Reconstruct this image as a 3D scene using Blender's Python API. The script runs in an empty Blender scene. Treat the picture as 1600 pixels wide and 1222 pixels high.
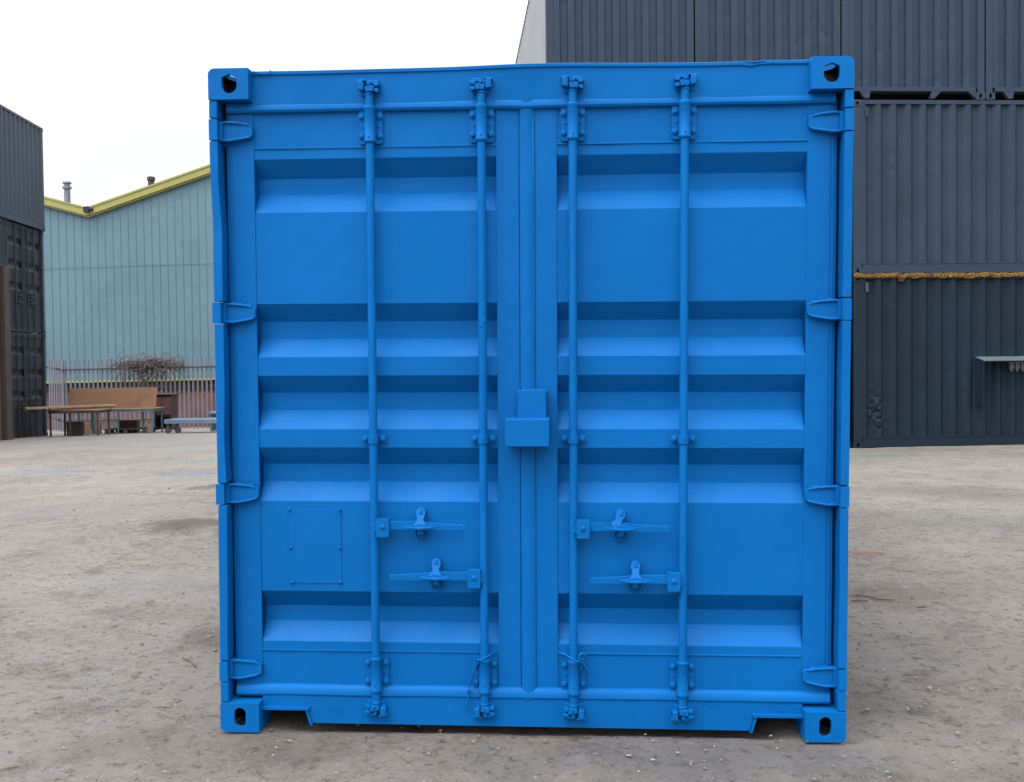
import bpy, bmesh, math, random
import numpy as np
from mathutils import Matrix, Vector, noise
random.seed(11)
PI = math.pi
S = bpy.context.scene
COL = S.collection

# ------------------------------------------------------------------ camera
cd = bpy.data.cameras.new("camera"); cam = bpy.data.objects.new("camera", cd); COL.objects.link(cam)
cd.sensor_width = 36; cd.lens = 36; cd.clip_end = 1000; cd.clip_start = .05
H = 1.474
cr, cf, cu = (0.99994, -0.0003, -0.01134), (0.0, 0.99964, -0.0267), (0.01134, 0.0267, 0.99958)
m = Matrix.Identity(4)
for i in range(3):
    m[i][0] = cr[i]; m[i][1] = cu[i]; m[i][2] = -cf[i]
m[2][3] = H
cam.matrix_world = m
S.camera = cam

# ------------------------------------------------------------------ sky: an overcast cloud deck over a Nishita sky
SUN_EL, SUN_ROT = math.radians(64), math.radians(226)     # sun behind the camera, a little to its left
w = bpy.data.worlds.new("World"); S.world = w; w.use_nodes = True
nt = w.node_tree; nt.nodes.clear()
def N(t, ty, **k):
    n = t.nodes.new(ty)
    for a, b in k.items():
        setattr(n, a, b)
    return n
out = N(nt, 'ShaderNodeOutputWorld'); bg = N(nt, 'ShaderNodeBackground'); bg2 = N(nt, 'ShaderNodeBackground')
sky = N(nt, 'ShaderNodeTexSky', sky_type='NISHITA', sun_disc=False, sun_elevation=SUN_EL, sun_rotation=SUN_ROT)
nt.links.new(sky.outputs[0], bg.inputs[0]); bg.inputs[1].default_value = 0.05
tc = N(nt, 'ShaderNodeTexCoord')
mp = N(nt, 'ShaderNodeMapping'); mp.inputs['Scale'].default_value = (1, 1, 2.6); mp.inputs['Location'].default_value = (.35, 0, .2)
nz = N(nt, 'ShaderNodeTexNoise'); nz.inputs['Scale'].default_value = 3.6; nz.inputs['Detail'].default_value = 4
cr_ = N(nt, 'ShaderNodeValToRGB')
cr_.color_ramp.elements[0].position = .50; cr_.color_ramp.elements[0].color = (.83, .87, .93, 1)
cr_.color_ramp.elements[1].position = .68; cr_.color_ramp.elements[1].color = (1, 1, 1, 1)
sep = N(nt, 'ShaderNodeSeparateXYZ')
mr = N(nt, 'ShaderNodeMapRange'); mr.inputs['From Min'].default_value = 0; mr.inputs['From Max'].default_value = 1
mr.inputs['To Min'].default_value = 1.03; mr.inputs['To Max'].default_value = 2.6
nt.links.new(tc.outputs['Generated'], mp.inputs[0]); nt.links.new(mp.outputs[0], nz.inputs[0])
nt.links.new(nz.outputs[0], cr_.inputs[0]); nt.links.new(tc.outputs['Generated'], sep.inputs[0])
nt.links.new(sep.outputs['Z'], mr.inputs[0])
# the cloud is brightest round the hidden sun
sdir = (math.sin(SUN_ROT) * math.cos(SUN_EL), math.cos(SUN_ROT) * math.cos(SUN_EL), math.sin(SUN_EL))
dt = N(nt, 'ShaderNodeVectorMath', operation='DOT_PRODUCT'); dt.inputs[1].default_value = sdir
nt.links.new(tc.outputs['Generated'], dt.inputs[0])
ml = N(nt, 'ShaderNodeMapRange'); ml.interpolation_type = 'SMOOTHSTEP'
ml.inputs['From Min'].default_value = .45; ml.inputs['From Max'].default_value = 1.0; ml.inputs['To Min'].default_value = 0; ml.inputs['To Max'].default_value = 4.0
nt.links.new(dt.outputs['Value'], ml.inputs[0])
ad = N(nt, 'ShaderNodeMath', operation='ADD'); nt.links.new(mr.outputs[0], ad.inputs[0]); nt.links.new(ml.outputs[0], ad.inputs[1])
nt.links.new(cr_.outputs[0], bg2.inputs[0]); nt.links.new(ad.outputs[0], bg2.inputs[1])
mx = N(nt, 'ShaderNodeMixShader'); mx.inputs[0].default_value = .93
nt.links.new(bg.outputs[0], mx.inputs[1]); nt.links.new(bg2.outputs[0], mx.inputs[2]); nt.links.new(mx.outputs[0], out.inputs[0])
ld = bpy.data.lights.new("sun", 'SUN'); ld.energy = 1.5; ld.angle = math.radians(36); ld.color = (1, .97, .93)
sun = bpy.data.objects.new("sun", ld); COL.objects.link(sun)
az = SUN_ROT   # Nishita: rotation 0 = +Y, clockwise seen from above
sd = Vector((math.sin(az) * math.cos(SUN_EL), math.cos(az) * math.cos(SUN_EL), math.sin(SUN_EL)))
sun.rotation_euler = sd.to_track_quat('Z', 'Y').to_euler()
S.view_settings.view_transform = 'Standard'; S.view_settings.look = 'None'
S.view_settings.exposure = -0.08; S.view_settings.gamma = 1
S.render.engine = 'CYCLES'
S.render.resolution_x = 1024; S.render.resolution_y = 782

# ------------------------------------------------------------------ materials
def new_mat(name):
    mt = bpy.data.materials.new(name); mt.use_nodes = True
    t = mt.node_tree; b = t.nodes['Principled BSDF']
    return mt, t, b
def mixc(t, fac, a, b):
    n = N(t, 'ShaderNodeMix', data_type='RGBA'); 
    for s, v in ((0, fac), (6, a), (7, b)):
        if hasattr(v, 'is_linked') or isinstance(v, bpy.types.NodeSocket): t.links.new(v, n.inputs[s])
        elif s == 0: n.inputs[0].default_value = v
        else: n.inputs[s].default_value = (*v, 1)
    return n.outputs[2]
def tnoise(t, co, scale, detail=4, rough=.55, dist=0):
    n = N(t, 'ShaderNodeTexNoise'); n.inputs['Scale'].default_value = scale; n.inputs['Detail'].default_value = detail
    n.inputs['Roughness'].default_value = rough; n.inputs['Distortion'].default_value = dist
    t.links.new(co, n.inputs['Vector']); return n.outputs[0]
def ramp(t, v, a, b, lo=0., hi=1.):
    n = N(t, 'ShaderNodeMapRange'); t.links.new(v, n.inputs[0])
    n.inputs[1].default_value = a; n.inputs[2].default_value = b; n.inputs[3].default_value = lo; n.inputs[4].default_value = hi
    return n.outputs[0]
def math_(t, op, a, b=0.):
    n = N(t, 'ShaderNodeMath', operation=op)
    for i, v in enumerate((a, b)):
        if isinstance(v, bpy.types.NodeSocket): t.links.new(v, n.inputs[i])
        else: n.inputs[i].default_value = v
    return n.outputs[0]
def coords(t, scale=(1, 1, 1), src='Object'):
    c = N(t, 'ShaderNodeTexCoord'); mpn = N(t, 'ShaderNodeMapping'); mpn.inputs['Scale'].default_value = scale
    t.links.new(c.outputs[src], mpn.inputs[0]); return mpn.outputs[0]
def bump(t, b, h, strength, dist):
    n = N(t, 'ShaderNodeBump'); n.inputs['Strength'].default_value = strength; n.inputs['Distance'].default_value = dist
    t.links.new(h, n.inputs['Height'])
    for p in b.inputs['Normal'].links: t.links.new(p.from_socket, n.inputs['Normal'])
    t.links.new(n.outputs[0], b.inputs['Normal'])

def paint(name, c, rough=.4, var=.12, dirt=None, dirt_amt=.3, scale=1.2, wave=.004, spec=.5, streak=0.):
    """painted steel: slow tone drift, light waviness of the sheet, dirt in patches and runs"""
    mt, t, b = new_mat(name)
    co = coords(t); cs = coords(t, (6, 6, .7))
    a = tuple(x * (1 - var) for x in c); d = tuple(min(1, x * (1 + var)) for x in c)
    col = mixc(t, ramp(t, tnoise(t, co, scale, 5), .3, .7), a, d)
    if dirt:
        f = ramp(t, tnoise(t, co, scale * 3.1, 8, .7), .5, .75, 0, dirt_amt)
        col = mixc(t, f, col, dirt)
        if streak:
            f = ramp(t, tnoise(t, cs, 2.2, 5, .6), .55, .75, 0, streak)
            col = mixc(t, f, col, dirt)
    t.links.new(col, b.inputs['Base Color'])
    t.links.new(ramp(t, tnoise(t, co, 9, 6), .3, .7, rough - .07, rough + .1), b.inputs['Roughness'])
    b.inputs['Specular IOR Level'].default_value = spec
    bump(t, b, tnoise(t, co, 3.2, 2), .5, wave * 3)
    bump(t, b, tnoise(t, co, 160, 3, .6), .22, .0012)
    return mt

BLUE = paint('blue_paint', (.0022, .108, .345), .40, .08, (.004, .070, .225), .12, 1.0, .006, .075)
def blue_door():
    mt = BLUE.copy(); mt.name = 'blue_door_paint'
    t = mt.node_tree; b = t.nodes['Principled BSDF']
    bump(t, b, tnoise(t, coords(t, (1.2, 1.2, 90)), 3, 3, .6), .25, .0012)      # horizontal brush marks
    return mt
BLUED = blue_door()
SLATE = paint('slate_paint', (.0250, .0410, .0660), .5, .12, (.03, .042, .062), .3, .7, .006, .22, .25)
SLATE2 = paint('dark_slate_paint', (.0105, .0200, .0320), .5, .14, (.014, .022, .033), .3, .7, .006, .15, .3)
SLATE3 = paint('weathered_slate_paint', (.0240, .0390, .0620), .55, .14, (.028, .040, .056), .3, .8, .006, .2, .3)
CHAR = paint('charcoal_paint', (.0165, .0215, .031), .5, .15, (.07, .07, .075), .3, .8, .006, .5, .3)
PALE = paint('pale_grey_wall', (.25, .24, .255), .5, .1, (.25, .24, .24), .3, .8, .006, .5, .4)
FADED = paint('faded_slate_paint', (.043, .060, .086), .5, .12, (.09, .09, .1), .25, .8, .006, .4, .3)
BLACK = paint('black_steel_and_shade', (.012, .012, .014), .7, .1)  # black steel; also the painted shade in casting hollows and under the flashing
CLAD = paint('blue_green_cladding', (.112, .190, .232), .55, .07, (.06, .095, .115), .35, .25, .01, .4, .35)
YELL = paint('yellow_fascia_paint', (.29, .275, .075), .5, .1, (.17, .16, .06), .3, .5)
GALV = paint('galvanised_steel', (.165, .165, .195), .5, .18, (.10, .08, .075), .4, 2.0, .002, .5)
GALVD = paint('tarnished_steel', (0.0420, 0.0420, 0.0490), .6, .2, (.1, .08, .06), .4, 2.0)
TEAL = paint('teal_frame_paint', (0.0700, 0.1540, 0.1820), .5, .15, (.1, .08, .06), .4, 3)
BLUEGREY = paint('blue_grey_steel', (0.1190, 0.1680, 0.2310), .5, .15, (.1, .1, .1), .3, 2)
DKBR = paint('dark_brown_board', (.045, .028, .022), .7, .3, (.09, .06, .04), .4, 2)
AWN = paint('awning_grey_green', (0.0840, 0.1190, 0.1260), .5, .1, (.07, .08, .08), .4, 2)
PLASTIC = paint('grey_plastic', (.09, .10, .115), .5, .05)

def wood(name, c1, c2, rough=.7, sc=(1, 12, 12)):
    mt, t, b = new_mat(name)
    co = coords(t, sc)
    col = mixc(t, ramp(t, tnoise(t, co, 2.5, 7, .65, .6), .3, .7), c1, c2)
    col = mixc(t, ramp(t, tnoise(t, coords(t), 2.2, 5), .55, .75, 0, .5), col, tuple(x * .45 for x in c1))
    t.links.new(col, b.inputs['Base Color']); b.inputs['Roughness'].default_value = rough
    bump(t, b, tnoise(t, co, 20, 4), .3, .003)
    return mt
PLY = wood('plywood', (0.1870, 0.0935, 0.0493), (0.2465, 0.1318, 0.0723), sc=(1.5, 8, 8))
PLANK = wood('pale_timber', (0.2635, 0.1615, 0.0935), (0.3570, 0.2380, 0.1530))
OLDWOOD = wood('weathered_timber', (.038, .026, .021), (.085, .062, .052), sc=(9, 9, 1))
RUST = wood('rust_brown_steel', (.055, .03, .026), (.12, .06, .045), sc=(3, 3, 1))
TWIG = wood('dry_twig', (.06, .04, .032), (.13, .085, .07))

def brick():
    mt, t, b = new_mat('red_brick')
    c = N(t, 'ShaderNodeTexCoord'); sp = N(t, 'ShaderNodeSeparateXYZ'); cb = N(t, 'ShaderNodeCombineXYZ')
    t.links.new(c.outputs['Object'], sp.inputs[0]); t.links.new(sp.outputs['X'], cb.inputs[0]); t.links.new(sp.outputs['Z'], cb.inputs[1])
    br = N(t, 'ShaderNodeTexBrick'); t.links.new(cb.outputs[0], br.inputs['Vector'])
    br.inputs['Scale'].default_value = 1; br.inputs['Brick Width'].default_value = .225; br.inputs['Row Height'].default_value = .075
    br.inputs['Mortar Size'].default_value = .009
    br.inputs['Color1'].default_value = (.20, .075, .06, 1); br.inputs['Color2'].default_value = (.11, .045, .045, 1)
    br.inputs['Mortar'].default_value = (.16, .13, .12, 1)
    f = ramp(t, tnoise(t, coords(t), .7, 5), .4, .65, 0, .75)
    col = mixc(t, f, br.outputs[0], (.085, .04, .045))
    t.links.new(col, b.inputs['Base Color']); b.inputs['Roughness'].default_value = .9
    return mt
BRICK = brick()

def ground_mat():
    mt, t, b = new_mat('dusty_concrete_ground')
    co = coords(t); cw = coords(t, (1, 1.0, 1))
    base = mixc(t, ramp(t, tnoise(t, co, .55, 6, .6), .32, .68), (.178, .152, .127), (.262, .234, .203))
    n1 = tnoise(t, cw, 3.0, 12, .78, .4)
    base = mixc(t, ramp(t, n1, .50, .62, 0, .6), base, (0.0960, 0.0824, 0.0704))
    n2 = tnoise(t, cw, 9, 10, .75, .3)
    base = mixc(t, ramp(t, n2, .50, .61, 0, .6), base, (0.2480, 0.2360, 0.2240))
    n3 = tnoise(t, cw, 19, 10, .85)
    base = mixc(t, ramp(t, n3, .53, .60, 0, .9), base, (.066, .055, .047))
    n4 = tnoise(t, cw, 55, 5, .8)
    base = mixc(t, ramp(t, n4, .56, .65, 0, .75), base, (0.2960, 0.2800, 0.2640))
    n5 = tnoise(t, cw, 1.7, 7, .7, .8)
    base = mixc(t, ramp(t, n5, .60, .70, 0, .35), base, (.155, .108, .086))
    # spilt paint and soaked dirt, each a patch with a place of its own
    sp = N(t, 'ShaderNodeSeparateXYZ'); t.links.new(co, sp.inputs[0])
    wob = tnoise(t, co, 2.3, 8, .7)
    def patch(base, x, y, rx, ry, colr, amt, soft=.55):
        dx = math_(t, 'DIVIDE', math_(t, 'SUBTRACT', sp.outputs['X'], x), rx)
        dy = math_(t, 'DIVIDE', math_(t, 'SUBTRACT', sp.outputs['Y'], y), ry)
        r = math_(t, 'SQRT', math_(t, 'ADD', math_(t, 'MULTIPLY', dx, dx), math_(t, 'MULTIPLY', dy, dy)))
        r = math_(t, 'ADD', r, math_(t, 'MULTIPLY', math_(t, 'SUBTRACT', wob, .5), 2.4))
        return mixc(t, ramp(t, r, 1.0, 1.0 - soft, 0, amt), base, colr)
    for a in PATCHES: base = patch(base, *a[:4], tuple(v * .46 for v in a[4]), a[5] * .75)
    t.links.new(base, b.inputs['Base Color'])
    b.inputs['Roughness'].default_value = .93; b.inputs['Specular IOR Level'].default_value = .25
    bump(t, b, n1, .8, .05); bump(t, b, n2, .8, .025); bump(t, b, n3, .9, .012)
    bump(t, b, tnoise(t, co, 150, 3, .8), .5, .003)
    return mt

# ------------------------------------------------------------------ mesh helpers
class MB:
    def __init__(s): s.v = []; s.f = []
    def add(s, vs, fs, mtx=None):
        k = len(s.v)
        for p in vs:
            p = Vector(p)
            s.v.append(tuple(mtx @ p) if mtx is not None else tuple(p))
        for f in fs: s.f.append(tuple(i + k for i in f))
        return s
    def box(s, x0, x1, y0, y1, z0, z1, mtx=None):
        return s.add([(x0, y0, z0), (x1, y0, z0), (x1, y1, z0), (x0, y1, z0), (x0, y0, z1), (x1, y0, z1), (x1, y1, z1), (x0, y1, z1)],
                     [(0, 3, 2, 1), (4, 5, 6, 7), (0, 1, 5, 4), (1, 2, 6, 5), (2, 3, 7, 6), (3, 0, 4, 7)], mtx)
    def prism(s, poly, y0, y1, mtx=None):
        """poly of (x,z), CCW seen from -y, extruded y0 (front) to y1"""
        n = len(poly)
        vs = [(x, y0, z) for x, z in poly] + [(x, y1, z) for x, z in poly]
        fs = [tuple(range(n)), tuple(range(2 * n - 1, n - 1, -1))] + [(i, i + n, (i + 1) % n + n, (i + 1) % n) for i in range(n)]
        return s.add(vs, fs, mtx)
    def lathe(s, prof, n=16, mtx=None, caps=True):
        """prof of (r, h) about z"""
        vs = [(r * math.cos(2 * PI * i / n), r * math.sin(2 * PI * i / n), h) for r, h in prof for i in range(n)]
        fs = []
        for k in range(len(prof) - 1):
            for i in range(n):
                j = (i + 1) % n
                fs.append((k * n + i, k * n + j, (k + 1) * n + j, (k + 1) * n + i))
        if caps:
            fs.append(tuple(range(n - 1, -1, -1))); fs.append(tuple((len(prof) - 1) * n + i for i in range(n)))
        return s.add(vs, fs, mtx)
    def cyl(s, p, q, r, n=12, r2=None):
        p = Vector(p); q = Vector(q); d = q - p
        mt = Matrix.Translation(p) @ d.to_track_quat('Z', 'Y').to_matrix().to_4x4()
        return s.lathe([(r, 0), (r if r2 is None else r2, d.length)], n, mt)
    def tube(s, pts, r, n=6):
        for a, b in zip(pts[:-1], pts[1:]):
            s.cyl(a, b, r, n)
            s.add([tuple(Vector(b) + Vector(o) * r * .98) for o in ((1, 0, 0), (-1, 0, 0), (0, 1, 0), (0, -1, 0), (0, 0, 1), (0, 0, -1))],
                  [(0, 2, 4), (2, 1, 4), (1, 3, 4), (3, 0, 4), (2, 0, 5), (1, 2, 5), (3, 1, 5), (0, 3, 5)])
        return s
    def bolt(s, x, z, y, r=.009, h=.009):
        """domed bolt head facing -y at depth y"""
        mt = Matrix.Translation((x, y, z)) @ Matrix.Rotation(PI / 2, 4, 'X')
        s.lathe([(r * 1.45, -.002), (r * 1.45, .002), (r, .0025), (r, h * .6), (r * .75, h * .9), (r * .3, h)], 10, mt)
        return s
    def build(s, name, mat, parent=None, bevel=0., smooth=True, seg=2, mtx=None):
        me = bpy.data.meshes.new(name); me.from_pydata(s.v, [], s.f); me.update()
        bm = bmesh.new(); bm.from_mesh(me); bmesh.ops.recalc_face_normals(bm, faces=bm.faces); bm.to_mesh(me); bm.free()
        me.materials.append(mat)
        o = bpy.data.objects.new(name, me); COL.objects.link(o); o.parent = parent
        if mtx is not None: o.matrix_local = mtx
        if bevel:
            md = o.modifiers.new('bevel', 'BEVEL'); md.width = bevel; md.segments = seg; md.limit_method = 'ANGLE'; md.angle_limit = math.radians(40)
            md.harden_normals = True
        if smooth: sharp(me)
        return o
def sharp(me, ang=35):
    for p in me.polygons: p.use_smooth = True
    bm = bmesh.new(); bm.from_mesh(me)
    for e in bm.edges:
        e.smooth = not (len(e.link_faces) != 2 or e.calc_face_angle(0) > math.radians(ang))
    bm.to_mesh(me); bm.free()

def props(o, label=None, cat=None, group=None, kind=None):
    if label: o['label'] = label
    if cat: o['category'] = cat
    if group: o['group'] = group
    if kind: o['kind'] = kind
    return o
def empty(name, mtx, label, cat, group=None):
    o = bpy.data.objects.new(name, None); COL.objects.link(o); o.matrix_world = mtx; o.empty_display_size = .2
    return props(o, label, cat, group)
def children(o): return [c for c in bpy.data.objects if c.parent == o]
def copy_tree(o, parent=None):
    kids = children(o)
    c = o.copy(); COL.objects.link(c); c.parent = parent
    for k in kids: copy_tree(k, c)
    return c

def apply_mods(o):
    dg = bpy.context.evaluated_depsgraph_get(); dg.update()
    me = bpy.data.meshes.new_from_object(o.evaluated_get(dg))
    return me

# ------------------------------------------------------------------ ground height
CM = Matrix(((0.998361, 0.056836, 0.006652, 0.04724), (-0.056657, 0.998091, -0.02457, 3.95125),
             (-0.008036, 0.024153, 0.999676, 0.01793), (0, 0, 0, 1)))      # where the blue container stands
_x = np.array([[1, x, y, x * y, y * y] for x, y, z in
    [(5.69, 17.07, -.009), (8.8, 17.4, .03), (-13.15, 28.96, -.40), (-15.5, 35.4, -.65), (-10.4, 35.4, -.69), (-12.7, 29.5, -.42), (-10.2, 29.5, -.41),
     (0, 0, -.06), (-3, 3, -.05), (3, 3, -.03), (0, 11, .08), (5, 40, -.65), (5, 30, -.3)]])
_z = np.array([-.009, .03, -.40, -.65, -.69, -.42, -.41, -.06, -.05, -.03, .08, -.65, -.3])
GC = np.linalg.lstsq(_x, _z, rcond=None)[0]
def gz(x, y):
    fx = np.clip(x, -16, 12); fy = np.clip(y, -3, 40)
    far = GC[0] + GC[1] * fx + GC[2] * fy + GC[3] * fx * fy + GC[4] * fy * fy
    lp = .01793 - (0.006652 * (x - .04724) - .02457 * (y - 3.95125)) / .999676
    r = np.sqrt((x - .25) ** 2 + ((y - 5.5) * .9) ** 2)
    wgt = np.clip((9.5 - r) / 5.0, 0, 1); wgt = wgt * wgt * (3 - 2 * wgt)
    return far * (1 - wgt) + lp * wgt

# ------------------------------------------------------------------ ground
PATCHES = [  # x, y, rx, ry, colour, amount
    (-6.7, 15.1, 1.1, .4, (.25, .36, .48), .6), (-4.3, 14.3, .8, .3, (.14, .36, .58), .75), (-4.9, 16.6, .8, .3, (.16, .42, .48), .7),
    (-2.72, 8.55, .50, .38, (.15, .115, .09), .9), (-3.25, 11.2, .5, .35, (.12, .10, .085), .75), (-3.05, 10.4, .25, .2, (.46, .2, .13), .7),
    (-1.55, 5.3, .35, .30, (.15, .125, .11), .55), (-5, 23, 6, 4.5, (.40, .40, .39), .65), (-9, 25.5, 7, 3, (.42, .42, .41), .6),
    (5.2, 15.5, 1.0, .4, (.15, .33, .31), .6), (6.0, 16.5, 2.5, .5, (.22, .22, .17), .5), (2.52, 7.35, .18, .09, (.46, .16, .11), .7),
    (3.8, 8.6, .9, .7, (.20, .24, .215), .4), (1.72, 4.95, .16, .40, (.48, .46, .43), .7), (1.52, 4.45, .28, .35, (.17, .15, .13), .4),
    (.75, 3.75, .8, .3, (.24, .26, .30), .5), (-1.2, 3.9, .7, .22, (.26, .20, .17), .35), (2.3, 6.2, .5, .45, (.2, .16, .13), .5),
    (2.0, 3.5, .9, .25, (.26, .20, .17), .35), (-2.9, 4.6, .6, .4, (.25, .19, .16), .5), (4.6, 10.5, 1.0, .8, (.22, .18, .16), .5),
    (-4.2, 9.6, 1.1, .5, (.44, .43, .42), .4), (-2.2, 6.6, .8, .4, (.45, .44, .43), .4), (3.1, 5.0, .8, .3, (.44, .42, .40), .4)]
def axis(lo, hi, a, b, step, grow=1.12):
    v = list(np.arange(a, b, step)); s = step; x = v[-1]
    while x < hi: s = min(s * grow, 12); x += s; v.append(x)
    s = step; x = v[0]
    while x > lo: s = min(s * grow, 12); x -= s; v.insert(0, x)
    return np.array(v)
gx = axis(-120, 120, -4.2, 4.2, .035, 1.06); gy = axis(-25, 160, 2.2, 7.5, .035, 1.045)
verts = []
for yy in gy:
    for xx in gx:
        z = float(gz(xx, yy))
        d = math.hypot(xx, yy)
        if d < 45:
            n = noise.noise((xx * .9, yy * .9, 0)) * .010 + noise.noise((xx * 3.1, yy * 3.1, 5)) * .006 + noise.noise((xx * 9, yy * 9, 9)) * .0035
            q = abs(noise.noise((xx * 1.7, yy * 1.7, 3)))
            n += q * .012 + noise.noise((xx * 21, yy * 21, 2)) * .0022
            # bumps of dirt heaped by the left wall and right corner of the container
            for bx, by, br, bh in ((-2.7, 8.5, .40, .05), (-3.2, 11.2, .3, .05), (-1.55, 5.3, .25, .035), (1.62, 4.85, .25, .02)):
                dd = ((xx - bx) ** 2 + (yy - by) ** 2) / (br * br)
                if dd < 6: n += bh * math.exp(-dd) * (.6 + .9 * noise.noise((xx * 6, yy * 6, 1)))
            # dip added to deepen shade under the container, which stands on its corner blocks
            lx, ly = (xx - .047) * .998 - (yy - 3.951) * .057, (xx - .047) * .057 + (yy - 3.951) * .998
            hx_ = min(1, max(0, (1.02 - abs(lx)) / .08)); hy_ = min(1, max(0, (ly - .03) / .10)) * (1 if ly < 5.8 else 0)
            z += n - .012 - .026 * hx_ * hy_
        verts.append((xx, yy, z))
nx, ny = len(gx), len(gy)
faces = [(j * nx + i, j * nx + i + 1, (j + 1) * nx + i + 1, (j + 1) * nx + i) for j in range(ny - 1) for i in range(nx - 1)]
gme = bpy.data.meshes.new('ground'); gme.from_pydata(verts, [], faces); gme.materials.append(ground_mat())
for p in gme.polygons: p.use_smooth = True
ground = bpy.data.objects.new('ground', gme); COL.objects.link(ground); props(ground, kind='structure')

def stones(name, n, region, smin, smax, mat, label):
    mb = MB()
    for _ in range(n):
        x, y = region()
        s = smin + (smax - smin) * random.random() ** 3.5
        z = float(gz(x, y)) + .25 * s
        R = Matrix.Translation((x, y, z)) @ Matrix.Rotation(random.random() * 6.3, 4, 'Z') @ Matrix.Diagonal((s * random.uniform(.6, 1.3), s * random.uniform(.6, 1), s * random.uniform(.3, .65), 1))
        vs = [(math.cos(a) * random.uniform(.7, 1), math.sin(a) * random.uniform(.7, 1), random.uniform(-.2, .2)) for a in (0, 1.2, 2.6, 3.7, 5.1)]
        vs += [(random.uniform(-.2, .2), random.uniform(-.2, .2), random.uniform(.7, 1)), (0, 0, -.8)]
        mb.add(vs, [(i, (i + 1) % 5, 5) for i in range(5)] + [((i + 1) % 5, i, 6) for i in range(5)], R)
    o = mb.build(name, mat, smooth=False)
    return props(o, label, 'gravel', kind='stuff')
def pebble():
    mt, t, b = new_mat('pebble_stone')
    geo = N(t, 'ShaderNodeNewGeometry')
    c = N(t, 'ShaderNodeValToRGB'); t.links.new(geo.outputs['Random Per Island'], c.inputs[0])
    e = c.color_ramp.elements; e[0].color = (.06, .05, .044, 1); e[1].color = (.24, .225, .205, 1)
    x = c.color_ramp.elements.new(.35); x.color = (.13, .105, .09, 1)
    x = c.color_ramp.elements.new(.7); x.color = (.21, .195, .18, 1)
    t.links.new(c.outputs[0], b.inputs['Base Color']); b.inputs['Roughness'].default_value = .9
    return mt
PEB = pebble()
def near_region():
    while True:
        y = 2.2 + 9 * random.random() ** 1.6; x = random.uniform(-.62, .62) * y
        c = CM.inverted() @ Vector((x, y, 0))
        if abs(c.x) < 1.23 and .1 < c.y < 6.1: continue
        return x, y
stones('gravel', 6500, near_region, .003, .013, PEB, 'loose grit and small stones scattered over the dusty yard')
def heap_region():
    c = random.choice(((-2.7, 8.5, .3, .2), (-2.75, 8.6, .4, .25), (-1.6, 5.3, .15, .12), (1.65, 4.8, .12, .3), (-3.2, 11.2, .2, .15)))
    return random.gauss(c[0], c[2]), random.gauss(c[1], c[3])
stones('rubble', 260, heap_region, .005, .022, PEB, 'broken pale rubble mixed in dark dirt beside the blue container')

# ------------------------------------------------------------------ corner casting (boolean-cut hollow block)
def casting_mesh(mat, h=.118, top=True, wdt=.156, dep=.17):
    """outer corner at x=0 going +x, front y=0, from z=0 up; hole in front, side and end"""
    def tmp(mb):
        me = bpy.data.meshes.new('t'); me.from_pydata(mb.v, [], mb.f)
        bm = bmesh.new(); bm.from_mesh(me); bmesh.ops.recalc_face_normals(bm, faces=bm.faces); bm.to_mesh(me); bm.free()
        o = bpy.data.objects.new('t', me); COL.objects.link(o); return o
    r = .024; poly = []
    # the rounded outer edge is the one facing away from the container middle (x=0 side)
    zc = h if top else 0
    arc = [(r - r * math.cos(a), (h - r + r * math.sin(a))) for a in np.linspace(0, PI / 2, 10)]
    poly = [(wdt, 0), (wdt, h)] + arc[::-1] + [(0, 0)]
    if not top: poly = [(x, h - z) for x, z in poly][::-1]
    body = tmp(MB().prism(poly[::-1], 0, dep))
    cuts = [tmp(MB().box(.026, wdt - .02, .020, dep - .008, .018, h - .016))]
    def slot(cx, cz, hw, hh, pointed=False):
        pts = []
        for k in range(28):
            a = 2 * PI * k / 28
            x = hw * math.cos(a); z = (hh - hw) * (1 if math.sin(a) > 0 else -1) + hw * math.sin(a)
            if pointed and math.sin(a) > 0: z = (hh - hw) + hw * (.42 + .42 * (1 - abs(math.cos(a)))) * min(1, math.sin(a) * 3.2)
            pts.append((cx + x, cz + z))
        return pts
    if top: cuts.append(tmp(MB().prism(slot(.082, .062, .0300, .0385, True), -.02, .06)))
    else: cuts.append(tmp(MB().prism(slot(.079, .060, .0235, .039), -.02, .06)))
    sl = slot(.085, .06, .022, .036)
    cuts.append(tmp(MB().prism(sl, -.02, .06, Matrix.Rotation(-PI / 2, 4, 'Z') @ Matrix.Scale(-1, 4, (1, 0, 0)))))    # outer side face
    # top / bottom opening, an oval along y
    ov = [(.085 + .036 * math.cos(2 * PI * k / 20), .093 + .062 * math.sin(2 * PI * k / 20)) for k in range(20)]
    zz = (h - .05, h + .05) if top else (-.05, .05)
    k = len(ov)
    cuts.append(tmp(MB().add([(x, y, zz[0]) for x, y in ov] + [(x, y, zz[1]) for x, y in ov],
                [tuple(range(k)), tuple(range(2 * k - 1, k - 1, -1))] + [(i, i + k, (i + 1) % k + k, (i + 1) % k) for i in range(k)])))
    for c in cuts:
        md = body.modifiers.new('b', 'BOOLEAN'); md.operation = 'DIFFERENCE'; md.object = c; md.solver = 'EXACT'
    bv = body.modifiers.new('bv', 'BEVEL'); bv.width = .0035; bv.segments = 2; bv.limit_method = 'ANGLE'; bv.angle_limit = math.radians(50)
    me = apply_mods(body); me.name = 'corner_casting'
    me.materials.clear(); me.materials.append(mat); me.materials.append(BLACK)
    for p in me.polygons:      # shade painted into the hollow: its inside faces are black
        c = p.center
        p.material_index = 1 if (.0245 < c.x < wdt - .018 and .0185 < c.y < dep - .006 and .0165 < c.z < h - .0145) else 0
    for o in cuts + [body]:
        d = o.data; bpy.data.objects.remove(o); bpy.data.meshes.remove(d)
    for p in me.polygons: p.use_smooth = False
    return me
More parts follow.
